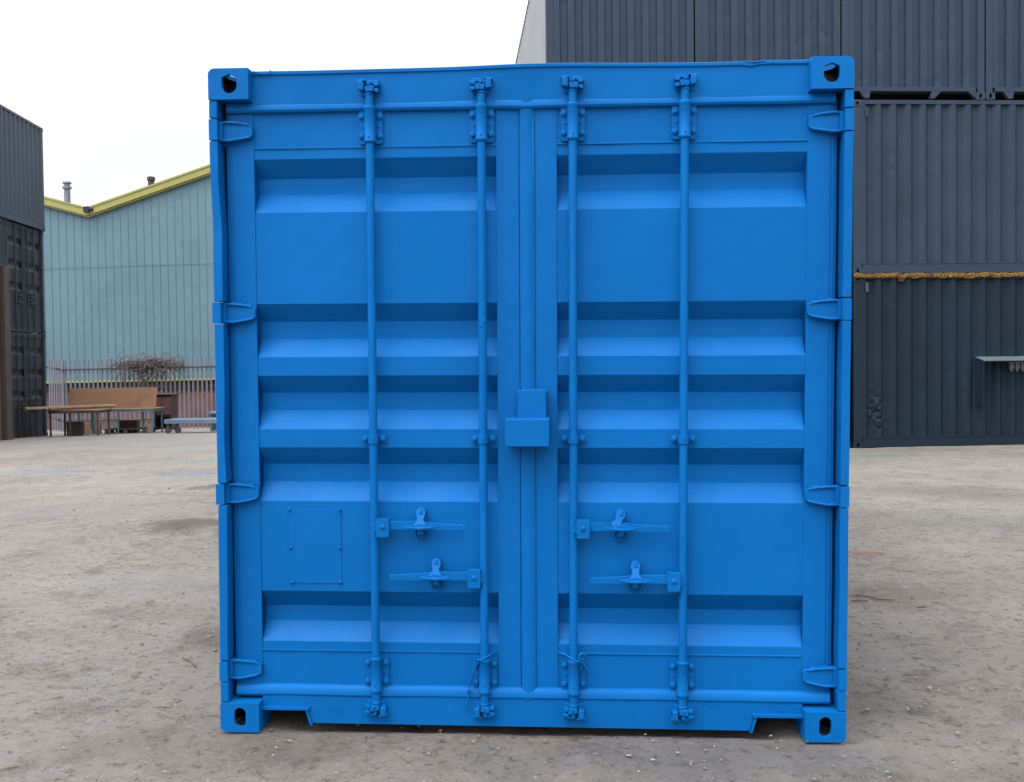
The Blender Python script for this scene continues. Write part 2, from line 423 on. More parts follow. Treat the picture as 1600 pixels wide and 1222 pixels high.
def mirrored(me, mtx):
    c = me.copy(); c.transform(mtx)
    if mtx.determinant() < 0: c.flip_normals()
    return c
def put_castings(root, mat, W, L, Ht, full=True):
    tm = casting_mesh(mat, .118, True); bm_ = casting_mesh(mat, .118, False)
    for me, z in ((tm, Ht - .118), (bm_, 0)):
        for sx in (1, -1):
            for sy in (1, -1):
                m2 = mirrored(me, Matrix.Translation((-W / 2 * sx, 0 if sy == 1 else L, z)) @ Matrix.Diagonal((sx, sy, 1, 1)))
                o = bpy.data.objects.new('corner_casting', m2); COL.objects.link(o); o.parent = root

# ------------------------------------------------------------------ generic corrugated wall
def corr(mb, u0, u1, z0, z1, pitch, depth, place, flat=.26, rows=1, amp=0.):
    """corrugated sheet: u runs along the wall, place(u, d, z) -> xyz"""
    n = max(2, round((u1 - u0) / pitch)); p = (u1 - u0) / n; us = []
    for i in range(n):
        b = u0 + i * p
        us += [(b, 0), (b + p * flat, 0), (b + p * .5, depth), (b + p * (.5 + flat), depth)]
    us.append((u1, 0))
    k = len(us); vs = []
    for r in range(rows + 1):
        z = z0 + (z1 - z0) * r / rows
        for u, d in us:
            dd = d
            if amp and 0 < r < rows:
                dd += amp * noise.noise((u * 2.3, z * 1.7, 3.3)) + amp * .8 * max(0, noise.noise((u * 5, z * 5, 8)))
            vs.append(place(u, dd, z))
    fs = [(r * k + i, r * k + i + 1, (r + 1) * k + i + 1, (r + 1) * k + i) for r in range(rows) for i in range(k - 1)]
    mb.add(vs, fs)

def corr_fine(mb, u0, u1, z0, z1, pitch, depth, place, sub, rows, dent, flat=.26):
    n = max(2, round((u1 - u0) / pitch)); p = (u1 - u0) / n; key = []
    for i in range(n):
        b = u0 + i * p
        key += [(b, 0), (b + p * flat, 0), (b + p * .5, depth), (b + p * (.5 + flat), depth)]
    key.append((u1, 0)); us = []
    for (a, da), (b, db) in zip(key[:-1], key[1:]):
        for k in range(sub): us.append((a + (b - a) * k / sub, da + (db - da) * k / sub))
    us.append(key[-1]); k = len(us); vs = []
    for r in range(rows + 1):
        z = z0 + (z1 - z0) * r / rows
        e = min(1, r / 3, (rows - r) / 3)
        for u, d in us: vs.append(place(u, d + e * dent(u, z), z))
    mb.add(vs, [(r * k + i, r * k + i + 1, (r + 1) * k + i + 1, (r + 1) * k + i) for r in range(rows) for i in range(k - 1)])

def flat_shade(o):
    for p in o.data.polygons: p.use_smooth = False
    return o

# ------------------------------------------------------------------ door leaf (shared by every container with doors)
RZ = [(2.255, 2.187, 2.125, 2.048), (1.692, 1.623, 1.554, 1.483), (1.410, 1.340, 1.270, 1.198), (1.126, 1.054, .983, .912), (.552, .479, .417, .349)]
def door_leaf(mb, sx, rz, ztop, zbot, zs=1.0):
    D = .07; DP = .058
    x0, x1 = .117, 1.065
    X = lambda x: x * sx
    prof = [(zbot, 0)]
    for a, b, c, d in sorted(rz, key=lambda r: r[0]):
        prof += [(d * zs, 0), (c * zs, DP), (b * zs, DP), (a * zs, 0)]
    prof.append((ztop, 0))
    # break long spans in x so the sheet can carry a slight bow
    xs = list(np.linspace(x0, x1, 27)); vs = []; k = len(xs)
    for z, d in prof:
        for x in xs:
            wv = (.0030 * noise.noise((x * 2 * sx, z * 2.2, 4)) + .0014 * noise.noise((x * 8 * sx, z * 9, 7)) + (.006 * noise.noise((x * 11, z * 14, 2)) * math.exp(-((x - .85) / .18) ** 2 - ((z - .38) / .10) ** 2) if sx < 0 and zs == 1 else 0)) * (1 if x0 < x < x1 else 0)
            vs.append((X(x), D + d + wv, z))
    fs = [(r * k + i, r * k + i + 1, (r + 1) * k + i + 1, (r + 1) * k + i) for r in range(len(prof) - 1) for i in range(k - 1)]
    mb.add(vs, fs)
    for a, b, c, d in rz:      # pocket ends
        for x in (x0, x1):
            mb.add([(X(x), D, d * zs), (X(x), D + DP, c * zs), (X(x), D + DP, b * zs), (X(x), D, a * zs)], [(0, 1, 2, 3)])
    # stiles and rails of the door, a hair proud of the sheet (weld seam between)
    for a, b in ((.030, x0 - .0), (x1 + .0, 1.152)):
        mb.box(min(X(a), X(b)), max(X(a), X(b)), D - .004, D + .05, zbot, ztop)
    # thin weld beads across
    for z in (ztop - .148, zbot + .173):
        n = 2; pts = [(x0 + (x1 - x0) * i / n) for i in range(n + 1)]
        for a, b in zip(pts[:-1], pts[1:]):
            j = 0
            mb.box(min(X(a), X(b)), max(X(a), X(b)), D - .0045, D + .002, z - .0035, z + .0035)

# ------------------------------------------------------------------ THE BLUE CONTAINER
W, L, HT = 2.438, 6.058, 2.591
blue = empty('shipping_container', CM, 'bright blue painted shipping container with closed double doors facing the camera in mid yard', 'shipping container')
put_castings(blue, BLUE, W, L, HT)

# header beam with a slightly bent top lip
mb = MB()
n = 60; top = []; 
def lipz(x):
    z = HT + .001 + .0035 * noise.noise((x * 2.2, 0, 0)) + .005 * math.exp(-((x - .0) / .28) ** 2)
    z -= .010 * math.exp(-((x - .86) / .018) ** 2) - .004 * math.exp(-((x - .90) / .02) ** 2)
    z -= .004 * math.exp(-((x + .75) / .35) ** 2)
    return z
xs = np.linspace(-1.063, 1.063, n)
vs = []
for x in xs:
    zt = lipz(x); bow = .006 * math.exp(-((x + .05) / .25) ** 2)
    vs += [(x, .050 + bow * .3, 2.462), (x, .050 - bow, zt - .018), (x, .044 - bow, zt - .013), (x, .044 - bow, zt - .002), (x, .048 - bow, zt), (x, .20, zt - .006), (x, .20, 2.462)]
fs = []
for i in range(n - 1):
    for j in range(7):
        fs.append((i * 7 + j, i * 7 + (j + 1) % 7, (i + 1) * 7 + (j + 1) % 7, (i + 1) * 7 + j))
fs += [tuple(range(7)), tuple((n - 1) * 7 + j for j in range(6, -1, -1))]
mb.add(vs, fs)
mb.tube([(-1.055, .035, 2.585), (-1.035, .030, 2.580), (-1.01, .032, 2.574), (-.99, .034, 2.578), (-.985, .036, 2.588)], .003, 6)
mb.tube([(.82, .046, 2.590), (.86, .042, 2.586), (.90, .045, 2.591)], .003, 6)
header = mb.build('header_beam', BLUED, blue)

# sill with two fork-lift openings
mb = MB()
poly = [(-1.063, .150), (-1.063, .080), (-.884, .080), (-.868, .024), (.862, .022), (.878, .080), (1.063, .080), (1.063, .150)]
mb.prism(poly, .050, .16)
for s in (-1, 1):
    # folded lip round each opening
    mb.box(min(s * .872, s * 1.064), max(s * .872, s * 1.064), .036, .062, .079, .091)
    a, b = s * .886, s * .868
    mb.add([(a - s * .006, .042, .080), (a + s * .004, .042, .080), (b + s * .004, .042, 0.020), (b - s * .006, .042, .014), (a - s * .006, .062, .080), (a + s * .004, .062, .080), (b + s * .004, .062, 0.020), (b - s * .006, .062, .014)],
           [(0, 1, 2, 3), (4, 7, 6, 5), (0, 4, 5, 1), (1, 5, 6, 2), (2, 6, 7, 3), (3, 7, 4, 0)])
    # tunnel walls and roof running back
    mb.box(min(s * .874, s * .868), max(s * .874, s * .868), .16, 2.3, .018, .12)
    mb.box(min(s * .868, s * 1.2), max(s * .868, s * 1.2), .16, 2.3, .118, .124)
for i in range(26):
    x = random.uniform(.35, 1.02) if i < 18 else random.uniform(-1, -.7)
    mb.bolt(x, random.uniform(.095, .13) if i < 12 else .083 + random.random() * .004, .050 if i < 12 else .037, random.uniform(.001, .003), .002)
sill = mb.build('sill_beam', BLUED, blue, .003)

# posts: front flange, return, knuckles between the flange lengths
HZ = [2.360, 1.657, .947, .242]
for s in (-1, 1):
    mb = MB()
    edges = [.118] + sum([[z - .042, z + .042] for z in HZ[::-1]], []) + [2.473]
    segs = [(edges[i] + .0022, edges[i + 1] - .0022) for i in range(0, len(edges), 2)]
    for a, b in segs:
        k = max(2, int((b - a) / .04)); zz = np.linspace(a, b, k)
        vs = []
        for z in zz:
            inn = 1.187 + .003 * noise.noise((s * 5, z * 4, 0))
            outr = 1.2195; yy = .004
            if s < 0:
                q = min(1, max(0, (2.22 - z) / .28)); q = q * q * (3 - 2 * q) * min(1, z / .9)
                inn -= .009 * q - .004 * math.exp(-((z - 1.2) / .1) ** 2); outr -= .0055 * q
                outr += .0015 * noise.noise((0, z * 5, 2)); yy += .006 * math.exp(-((z - 2.0) / .1) ** 2)
            else:
                inn -= .004 * math.exp(-((z - .20) / .05) ** 2); outr += .0012 * noise.noise((0, z * 4, 6))
            vs += [(s * inn, yy, z), (s * outr, yy, z), (s * outr, .12, z), (s * (inn + .004), .12, z)]
        fs = [(i * 4 + j, i * 4 + (j + 1) % 4, i * 4 + 4 + (j + 1) % 4, i * 4 + 4 + j) for i in range(k - 1) for j in range(4)]
        fs += [(0, 1, 2, 3), ((k - 1) * 4 + 3, (k - 1) * 4 + 2, (k - 1) * 4 + 1, (k - 1) * 4)]
        mb.add(vs, fs)
    mb.box(min(s * 1.15, s * 1.2185), max(s * 1.15, s * 1.2185), .121, .165, .118, 2.473)
    mb.build('corner_post', BLUE, blue, .003)
    mb = MB(); mb.box(min(s * 1.13, s * 1.2185), max(s * 1.13, s * 1.2185), L - .15, L - .004, .118, 2.473)
    mb.build('corner_post', BLUE, blue, .004)

def bracket_mesh():
    """guide bracket: plate, sleeve and four bolt heads; local z=0 at the plate's middle, y = container depth"""
    b = MB()
    pl = []
    for cx, cz, a0 in ((.034, .054, 0), (-.034, .054, 90), (-.034, -.054, 180), (.034, -.054, 270)):
        for k in range(4):
            a = math.radians(a0 + 30 * k); pl.append((cx + .012 * math.cos(a), cz + .012 * math.sin(a)))
    b.prism(pl, .056, .066)
    b.box(-.02, .02, .030, .058, -.05, .05)
    b.lathe([(.0215, -.066), (.0235, -.063), (.0235, -.056), (.0215, -.053), (.0215, .058), (.0235, .062), (.0235, .070), (.0215, .073)], 20, Matrix.Translation((0, .033, 0)))
    for x in (-.035, .035):
        for z in (-.037, .037): b.bolt(x, z, .056, .0102, .011)
    for z in (-.046, .040): b.bolt(0, z, .0125, .0028, .0025)
    for x in (-.028, .028): b.bolt(x, 0.0, .056, .004, .004)
    return b
def clamp_mesh():
    b = MB()
    b.lathe([(.0215, -.016), (.0215, .016)], 18, Matrix.Translation((0, .033, 0)))
    for s in (-1, 1):
        b.prism([(s * .018, -.013), (s * .042, -.016), (s * .047, -.010), (s * .047, .013), (s * .041, .018), (s * .018, .016)][::s], .050, .060)
        b.box(min(s * .018, s * .021), max(s * .018, s * .021), .033, .058, -.015, .015)
        b.bolt(s * .034, 0, .050, .0100, .011)
    b.bolt(0, 0, .0125, .003, .003)
    return b
def cam_meshes(up, flip):
    """cam on the bar end (own mesh) and the keeper bolted to the beam"""
    u = 1 if up else -1; f = flip
    c = MB(); T0 = Matrix.Translation((0, .033, 0)) @ Matrix.Diagonal((1, 1, u, 1))
    c.lathe([(.0165, -.014), (.0165, .016), (.0185, .018), (.0185, .024), (.013, .030), (.013, .052)], 16, T0)
    c.prism([(-.012 * f, .030), (.018 * f, .027), (.024 * f, .045), (.008 * f, .052), (-.016 * f, .046)][::f], .012, .044, Matrix.Diagonal((1, 1, u, 1)))
    c.box(-.007, .007, .006, .02, .030, .052, Matrix.Diagonal((1, 1, u, 1)) @ Matrix.Rotation(.3 * f, 4, 'Y'))
    k = MB(); M = Matrix.Diagonal((f, 1, u, 1))
    k.box(-.034, .034, .042, .052, .018, .070, M)
    k.prism([(-.040, .036), (-.020, .032), (-.018, .062), (-.030, .070), (-.041, .066)], .006, .045, M)       # left jaw
    k.prism([(-.045, .066), (-.030, .063), (-.012, .070), (-.014, .075), (-.046, .072)], .012, .045, M)
    k.prism([(.020, .030), (.036, .024), (.041, .034), (.032, .042), (.022, .040)], .010, .045, M)             # right lower hook
    k.prism([(.018, .052), (.030, .046), (.043, .053), (.040, .060), (.022, .062)], .010, .045, M)
    k.prism([(-.002, .060), (.038, .058), (.041, .071), (.016, .074), (-.004, .070)], .020, .045, M)
    k.prism([(-.006, .055), (.006, .052), (.010, .066), (.000, .072)], .014, .045, M)
    return c, k

def handle(parent, xbar, xend, zz, cx, tilt, zc_top, zc_bot):
    """hinged lever with its hub plate on the bar; catch plate, swivel hasp and pointed retainer"""
    s = 1 if xend > xbar else -1
    hb = MB()
    hx0, hx1 = xbar + s * .012, xbar + s * .062
    a, b = min(hx0, hx1), max(hx0, hx1)
    hb.prism([(a, zz - .040), (a + .004, zz - .044), (b - .005, zz - .044), (b, zz - .038), (b, zz + .020), (b - .003, zz + .028), (a + .003, zz + .028), (a, zz + .022)], .004, .010)
    hb.box(a, b, .010, .040, zz + .016, zz + .026); hb.box(a, b, .010, .034, zz - .042, zz - .036)
    hb.box(min(xbar, hx0 + s * .01), max(xbar, hx0 + s * .01), .014, .040, zz - .026, zz + .014)
    hb.bolt((a + b) / 2, zz - .004, .004, .0085, .006)
    hub = hb.build('handle_hub', BLUE, parent, .0025)
    lv = MB(); N_ = 14; vs = []
    x0 = xbar + s * .045
    for i in range(N_ + 1):
        t = i / N_; x = x0 + (xend - x0) * t
        hh = .0168 - .0058 * max(0, t - .35) / .65 + (.002 if .3 < t < .55 else 0)
        zc = zz - .003 + .003 * (1 - t) - .004 * t
        yb = .016 + .010 * math.sin(min(1, t * 1.6) * PI) * .8
        vs += [(x, yb, zc - hh), (x, yb, zc + hh), (x, yb + .009, zc + hh), (x, yb + .009, zc - hh)]
    fs = [(i * 4 + j, i * 4 + (j + 1) % 4, i * 4 + 4 + (j + 1) % 4, i * 4 + 4 + j) for i in range(N_) for j in range(4)] + [(0, 1, 2, 3), (N_ * 4 + 3, N_ * 4 + 2, N_ * 4 + 1, N_ * 4)]
    lv.add(vs, fs)
    for i in range(9):       # worn raised lettering on the grip, unreadable
        t = .62 + i * .042; x = x0 + (xend - x0) * t
        lv.box(x - .003, x + .003, .0145, .024, zz - .007 + (i % 3) * .002, zz - .0 + (i % 2) * .003)
    lv.build('door_handle', BLUE, parent, .0018)
    ct = MB()
    zm = (zc_top + zc_bot) / 2; hh = (zc_top - zc_bot) / 2
    pl = [(cx + .019 * math.cos(a), zm + (hh - .019) * (1 if math.sin(a) >= 0 else -1) + .019 * math.sin(a)) for a in np.linspace(0, 2 * PI, 20, endpoint=False)]
    ct.prism(pl, .056, .067)
    pl2 = [(cx + .0245 * math.cos(a), zc_bot + .0245 + .0245 * math.sin(a)) for a in np.linspace(0, 2 * PI, 16, endpoint=False)]
    ct.lathe([(.0265, 0), (.0265, .020), (.0215, .023), (.0200, .015), (.0150, .015), (.0140, .020), (.0105, .022), (.0095, .014), (.0085, .028), (.004, .030)], 24, Matrix.Translation((cx, .070, zc_bot + .0105)) @ Matrix.Rotation(PI / 2, 4, 'X'))
    ct.box(cx - .014, cx + .014, .030, .056, zz - .040, zz - .014)
    ct.box(cx - .010, cx + .010, .020, .056, zz - .030, zz - .016)         # cradle under the lever
    ct.box(cx - .010, cx + .010, .012, .020, zz - .030, zz + .002)
    ct.bolt(cx - .016 * (1 if tilt == 0 else 1.2), zc_top - .027, .050, .0035, .006)
    ct.build('handle_catch', BLUE, parent, .002)
    # pointed retainer lying over the lever
    rt = MB()
    rt.prism([(cx - .066, zz - .001), (cx - .02, zz - .009), (cx + .02, zz - .009), (cx + .060, zz - .001), (cx + .022, zz + .006), (cx, zz + .011), (cx - .022, zz + .006)], .002, .008)
    rt.prism([(cx - .060, zz - .003), (cx, zz - .012), (cx + .055, zz - .003)], -.010, .004)
    rt.build('handle_retainer', BLUE, parent, .002)
    hs = MB(); c = (cx, zc_top - .018)
    R = Matrix.Translation((c[0], 0, c[1])) @ Matrix.Rotation(-tilt, 4, 'Y')
    arc = [(.0185 * math.cos(a), .0185 * math.sin(a)) for a in np.linspace(0, PI, 9)]
    pl = arc + [(-.0135, -.022), (-.0145, -.030), (-.0235, -.040), (-.017, -.050), (0, -.058), (.017, -.050), (.0235, -.040), (.0145, -.030), (.0135, -.022)]
    vs = [(x, .036 + (z * .70 if z < 0 else 0), z) for x, z in pl]; k = len(vs)
    vs += [(x, y + .008, z) for x, y, z in vs]
    hs.add(vs, [tuple(range(k)), tuple(range(2 * k - 1, k - 1, -1))] + [(i, i + k, (i + 1) % k + k, (i + 1) % k) for i in range(k)], R)
    hs.lathe([(.015, 0), (.015, .020)], 12, Matrix.Translation((c[0], .060, c[1])) @ Matrix.Rotation(PI / 2, 4, 'X'))
    hs.lathe([(.0125, -.004), (.0125, .004), (.0095, -.003), (.0085, .010), (.004, .012)], 16, Matrix.Translation((c[0], .036, c[1])) @ Matrix.Rotation(PI / 2, 4, 'X'))
    hs.prism([(-.007, -.045), (.007, -.045), (.005, -.040), (-.005, -.040)], .001, .010, R)
    hs.build('hasp', BLUE, parent, .0015)

BR, CL = bracket_mesh(), clamp_mesh()
doors = {}
for s in (-1, 1):
    mb = MB(); door_leaf(mb, s, RZ, 2.445, .140)
    if s < 0:        # left door also carries the flat overlapping centre strip
        mb.box(-.0295, -.0275, .064, .12, .14, 2.445)
    dr = mb.build('door', BLUED, blue, .0025); sharp(dr.data, 18)
    doors[s] = dr
    # rubber seal round the leaf, painted over: rounded strip top, bottom and hinge side
    g = MB()
    def roll(z, zr, lit, x0, x1):
        k = 34; vs = []; q = 7
        for i in range(k):
            x = x0 + (x1 - x0) * i / (k - 1)
            j = .0012 * noise.noise((x * 7, z * 3, 1))
            sag = -.010 * math.exp(-((x - .0) / .05) ** 2) if lit else 0
            for a in np.linspace(-PI / 2, PI / 2, q):
                vs.append((x, .068 - (.021 if lit else .022) * abs(math.cos(a)) ** .7 * (1 - .3 * math.sin(a)) + j, z + zr * math.sin(a) + j + sag * .3))
        g.add(vs, [(i * q + a, (i + 1) * q + a, (i + 1) * q + a + 1, i * q + a + 1) for i in range(k - 1) for a in range(q - 1)])
    roll(2.4530, .0235, True, s * -.0015, s * 1.165)
    roll(.1530, .0245, False, s * -.0015, s * 1.168)
    g.box(min(s * 1.154, s * 1.176), max(s * 1.154, s * 1.176), .076, .12, .15, 2.44)
    g.box(min(s * 1.152, s * 1.165), max(s * 1.152, s * 1.165), .070, .12, .175, 2.434)
    if s > 0:        # centre strip belongs to the right leaf and laps the left one
        k = 50; zz = np.linspace(.134, 2.468, k); vs = []
        for z in zz:
            c0 = -.0245 + .0022 * noise.noise((0, z * 1.6, 2)) - .003 * (1 if z > 1.9 else 0) * math.exp(-((z - 2.3) / .3) ** 2)
            c1 = .0275 + .0020 * noise.noise((9, z * 1.6, 2)) - .004 * math.exp(-((z - 2.36) / .05) ** 2)
            y = .060 + .0025 * noise.noise((3, z * 3, 2)) + .004 * math.exp(-((z - 2.28) / .10) ** 2) - .0075 * (1 / (1 + math.exp(-(z - 2.43) / .006)) + 1 / (1 + math.exp((z - .178) / .006)))
            for a in np.linspace(0, 1, 7):
                vs.append((c0 + (c1 - c0) * a, y - .007 * math.sin(a * PI) ** .6, z))
        g.add(vs, [(i * 7 + a, (i + 1) * 7 + a, (i + 1) * 7 + a + 1, i * 7 + a + 1) for i in range(k - 1) for a in range(6)])
        g.box(-.0265, .030, .0605, .12, .17, 2.437)
        # creased ends where the strips meet
    g.build('door_seal', BLUED, dr)
    # bars
    for xb in ((-.601, -.171) if s < 0 else (.178, .600)):
        bar = MB().cyl((xb, .033, .10), (xb, .033, 2.49), .0165, 20)
        if xb == -.171: bar.bolt(xb + .008, 1.62, .018, .004, .004); bar.bolt(xb - .006, 1.60, .017, .003, .003); bar.bolt(xb + .014, .58, .026, .003, .003)
        bar.build('locking_bar', BLUE, dr)
        for z in (2.372, .234):
            q = MB().add(BR.v, BR.f, Matrix.Translation((xb, 0, z)) @ Matrix.Diagonal((1, 1, 1 if z > 1 else -1, 1)))
            q.build('bar_bracket', BLUE, dr, .0012)
        q = MB().add(CL.v, CL.f, Matrix.Translation((xb, 0, 1.163))); q.build('bar_clamp', BLUE, dr, .0012)
        for up, z in ((True, 2.468), (False, .140)):
            fl = 1 if xb in (-.601, .178) else -1
            if not up: fl = -fl
            c, kp = cam_meshes(up, fl)
            q = MB().add(c.v, c.f, Matrix.Translation((xb, 0, z))); q.build('cam', BLUE, dr, .0015)
            q = MB().add(kp.v, kp.f, Matrix.Translation((xb, 0, z))); q.build('cam_keeper', BLUE, header if up else sill, .0025)
    # hinges
    for i, z in enumerate(HZ):
        h = MB(); X = lambda x: s * x
        o1 = [(1.194, z - .038), (1.150, z - .038), (1.098, z - .030), (1.072, z - .022), (1.064, z - .014), (1.064, z + .016), (1.072, z + .024), (1.110, z + .031), (1.150, z + .036), (1.194, z + .038)]
        pl = [(X(x), zz) for x, zz in o1]
        h.prism(pl if s < 0 else pl[::-1], .044, .062)
        h.tube([(X(1.192), .040, z + .033), (X(1.155), .039, z + .034), (X(1.11), .041, z + .030), (X(1.082), .045, z + .024), (X(1.070), .050, z + .018)], .0055, 8)
        h.tube([(X(1.192), .040, z - .034), (X(1.150), .038, z - .036), (X(1.12), .040, z - .031), (X(1.085), .045, z - .025), (X(1.070), .050, z - .018)], .0055, 8)
        h.box(min(X(1.188), X(1.2205)), max(X(1.188), X(1.2205)), .003, .10, z - .040, z + .040)      # knuckle in the post
        h.box(min(X(1.176), X(1.192)), max(X(1.176), X(1.192)), .030, .062, z - .037, z + .037)
        for k in range(14):   # rough weld along the top edge
            t = random.random(); h.bolt(X(1.155 - .07 * t), z + .036 - .008 * t + random.uniform(-.002, .004), .052, random.uniform(.002, .005), .004)
        h.build('hinge', BLUE, dr, .0035)
# handles
handle(doors[-1], -.601, -.240, .826, -.418, 0, .892, .781)
handle(doors[-1], -.171, -.541, .628, -.359, 0, .694, .584)
handle(doors[1], .178, .546, .825, .361, -.42, .890, .777)
handle(doors[1], .600, .242, .622, .417, 0, .688, .582)
# blank plate with six rivets on the left door
mb = MB()
x0, x1, z0, z1 = -.951, -.742, .584, .882
mb.prism([(x0 + .008, z0), (x1, z0), (x1, z1), (x0, z1), (x0, z0 + .006)], .0672, .0705)
for x, z in ((x0, z1), (x1, z1), (x0 + .003, .726), (x1 - .001, .726), (x0 + .006, z0), (x1, z0 + .002)):
    mb.bolt(x + .004 * (1 if x < -.9 else -1), z - .003 * (1 if z > .8 else (-1 if z < .6 else 0)), .0665, .0055, .006)
mb.build('data_plate', BLUED, doors[-1], .0006)
# welded lock box over the centre joint
mb = MB()
mb.box(-.080, .087, -.060, .058, 1.143, 1.247)
o = mb.build('lock_box', BLUE, doors[1], .003)
mb = MB(); mb.box(-.034, .074, -.012, .058, 1.2475, 1.354)
for k in range(18):
    x = .0 + .072 * k / 17; mb.box(x - .004, x + .005, -.006, .04, 1.352, 1.356 + .003 * random.random())
for k in range(24):
    x = -.03 + .115 * k / 23; mb.box(x - .004, x + .004, -.016, .03, 1.245, 1.2485 + .003 * random.random())
mb.build('lock_box_hood', BLUE, doors[1], .002)
# body of the container: sides, roof, rear wall, rails, underframe
for s in (-1, 1):
    mb = MB(); corr(mb, .17, L - .16, .14, 2.52, .278, .036, lambda u, d, z: (s * (1.205 - d), u, z)); flat_shade(mb.build('side_wall', BLUE, blue, smooth=False))
    mb = MB(); mb.box(min(s * 1.155, s * 1.2175), max(s * 1.155, s * 1.2175), .172, L - .172, 2.52, 2.582); mb.build('top_rail', BLUE, blue, .003)
    mb = MB(); mb.box(min(s * 1.17, s * 1.2175), max(s * 1.17, s * 1.2175), .172, L - .172, .012, .139)
    mb.build('bottom_rail', BLUE, blue, .003)
mb = MB(); corr(mb, .2, L - .17, -1.154, 1.154, .209, .02, lambda u, d, z: (z, u, 2.575 - d)); flat_shade(mb.build('roof', BLUE, blue, smooth=False))
mb = MB(); corr(mb, -1.13, 1.13, .14, 2.47, .25, .04, lambda u, d, z: (u, L - .02 - d, z)); flat_shade(mb.build('rear_wall', BLUE, blue, smooth=False))
mb = MB(); mb.box(-1.06, 1.06, L - .12, L - .02, .016, .139); mb.build('rear_sill', BLUE, blue, .003)
mb = MB(); mb.box(-1.06, 1.06, L - .12, L - .02, 2.471, 2.58); mb.build('rear_beam', BLUE, blue, .003)
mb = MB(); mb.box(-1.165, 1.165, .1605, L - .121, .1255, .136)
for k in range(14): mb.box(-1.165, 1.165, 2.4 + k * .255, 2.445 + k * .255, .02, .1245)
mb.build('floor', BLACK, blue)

# two twists of wire painted over, on the lower brackets
def wire(name, pts, r, label):
    mb = MB()
    for p in pts: mb.tube(p, r, 6)
    o = mb.build(name, BLUE, None); o.matrix_world = CM.copy()
    return props(o, label, 'wire', 'wire twists on the lower brackets')
wire('wire_tie', [[(-.130, .058, .3165), (-.150, .030, .316), (-.166, .012, .306), (-.180, .008, .296), (-.196, .018, .300), (-.207, .030, .285), (-.222, .030, .230), (-.234, .036, .175), (-.236, .034, .14), (-.246, .036, .095)],
                  [(-.19, .012, .300), (-.180, .008, .304), (-.160, .010, .314)], [(-.190, .016, .298), (-.208, .028, .262), (-.228, .034, .2)],
                  [(-.24, .030, .17), (-.230, .028, .176), (-.231, .032, .162), (-.240, .034, .168)]],
     .0034, 'long bent blue wire hanging off the lower bracket of the second locking bar')
wire('wire_tie', [[(.120, .058, .318), (.150, .035, .317), (.176, .011, .306), (.196, .012, .298), (.214, .030, .288), (.228, .035, .262), (.243, .04, .243)],
                  [(.196, .013, .300), (.200, .012, .325), (.214, .018, .332), (.226, .022, .322), (.222, .028, .306), (.205, .024, .302)],
                  [(.214, .030, .290), (.204, .036, .276), (.208, .03, .262)], [(.206, .02, .318), (.216, .02, .326), (.219, .022, .314)]],
     .0038, 'looped blue wire twist on the lower bracket of the third locking bar')

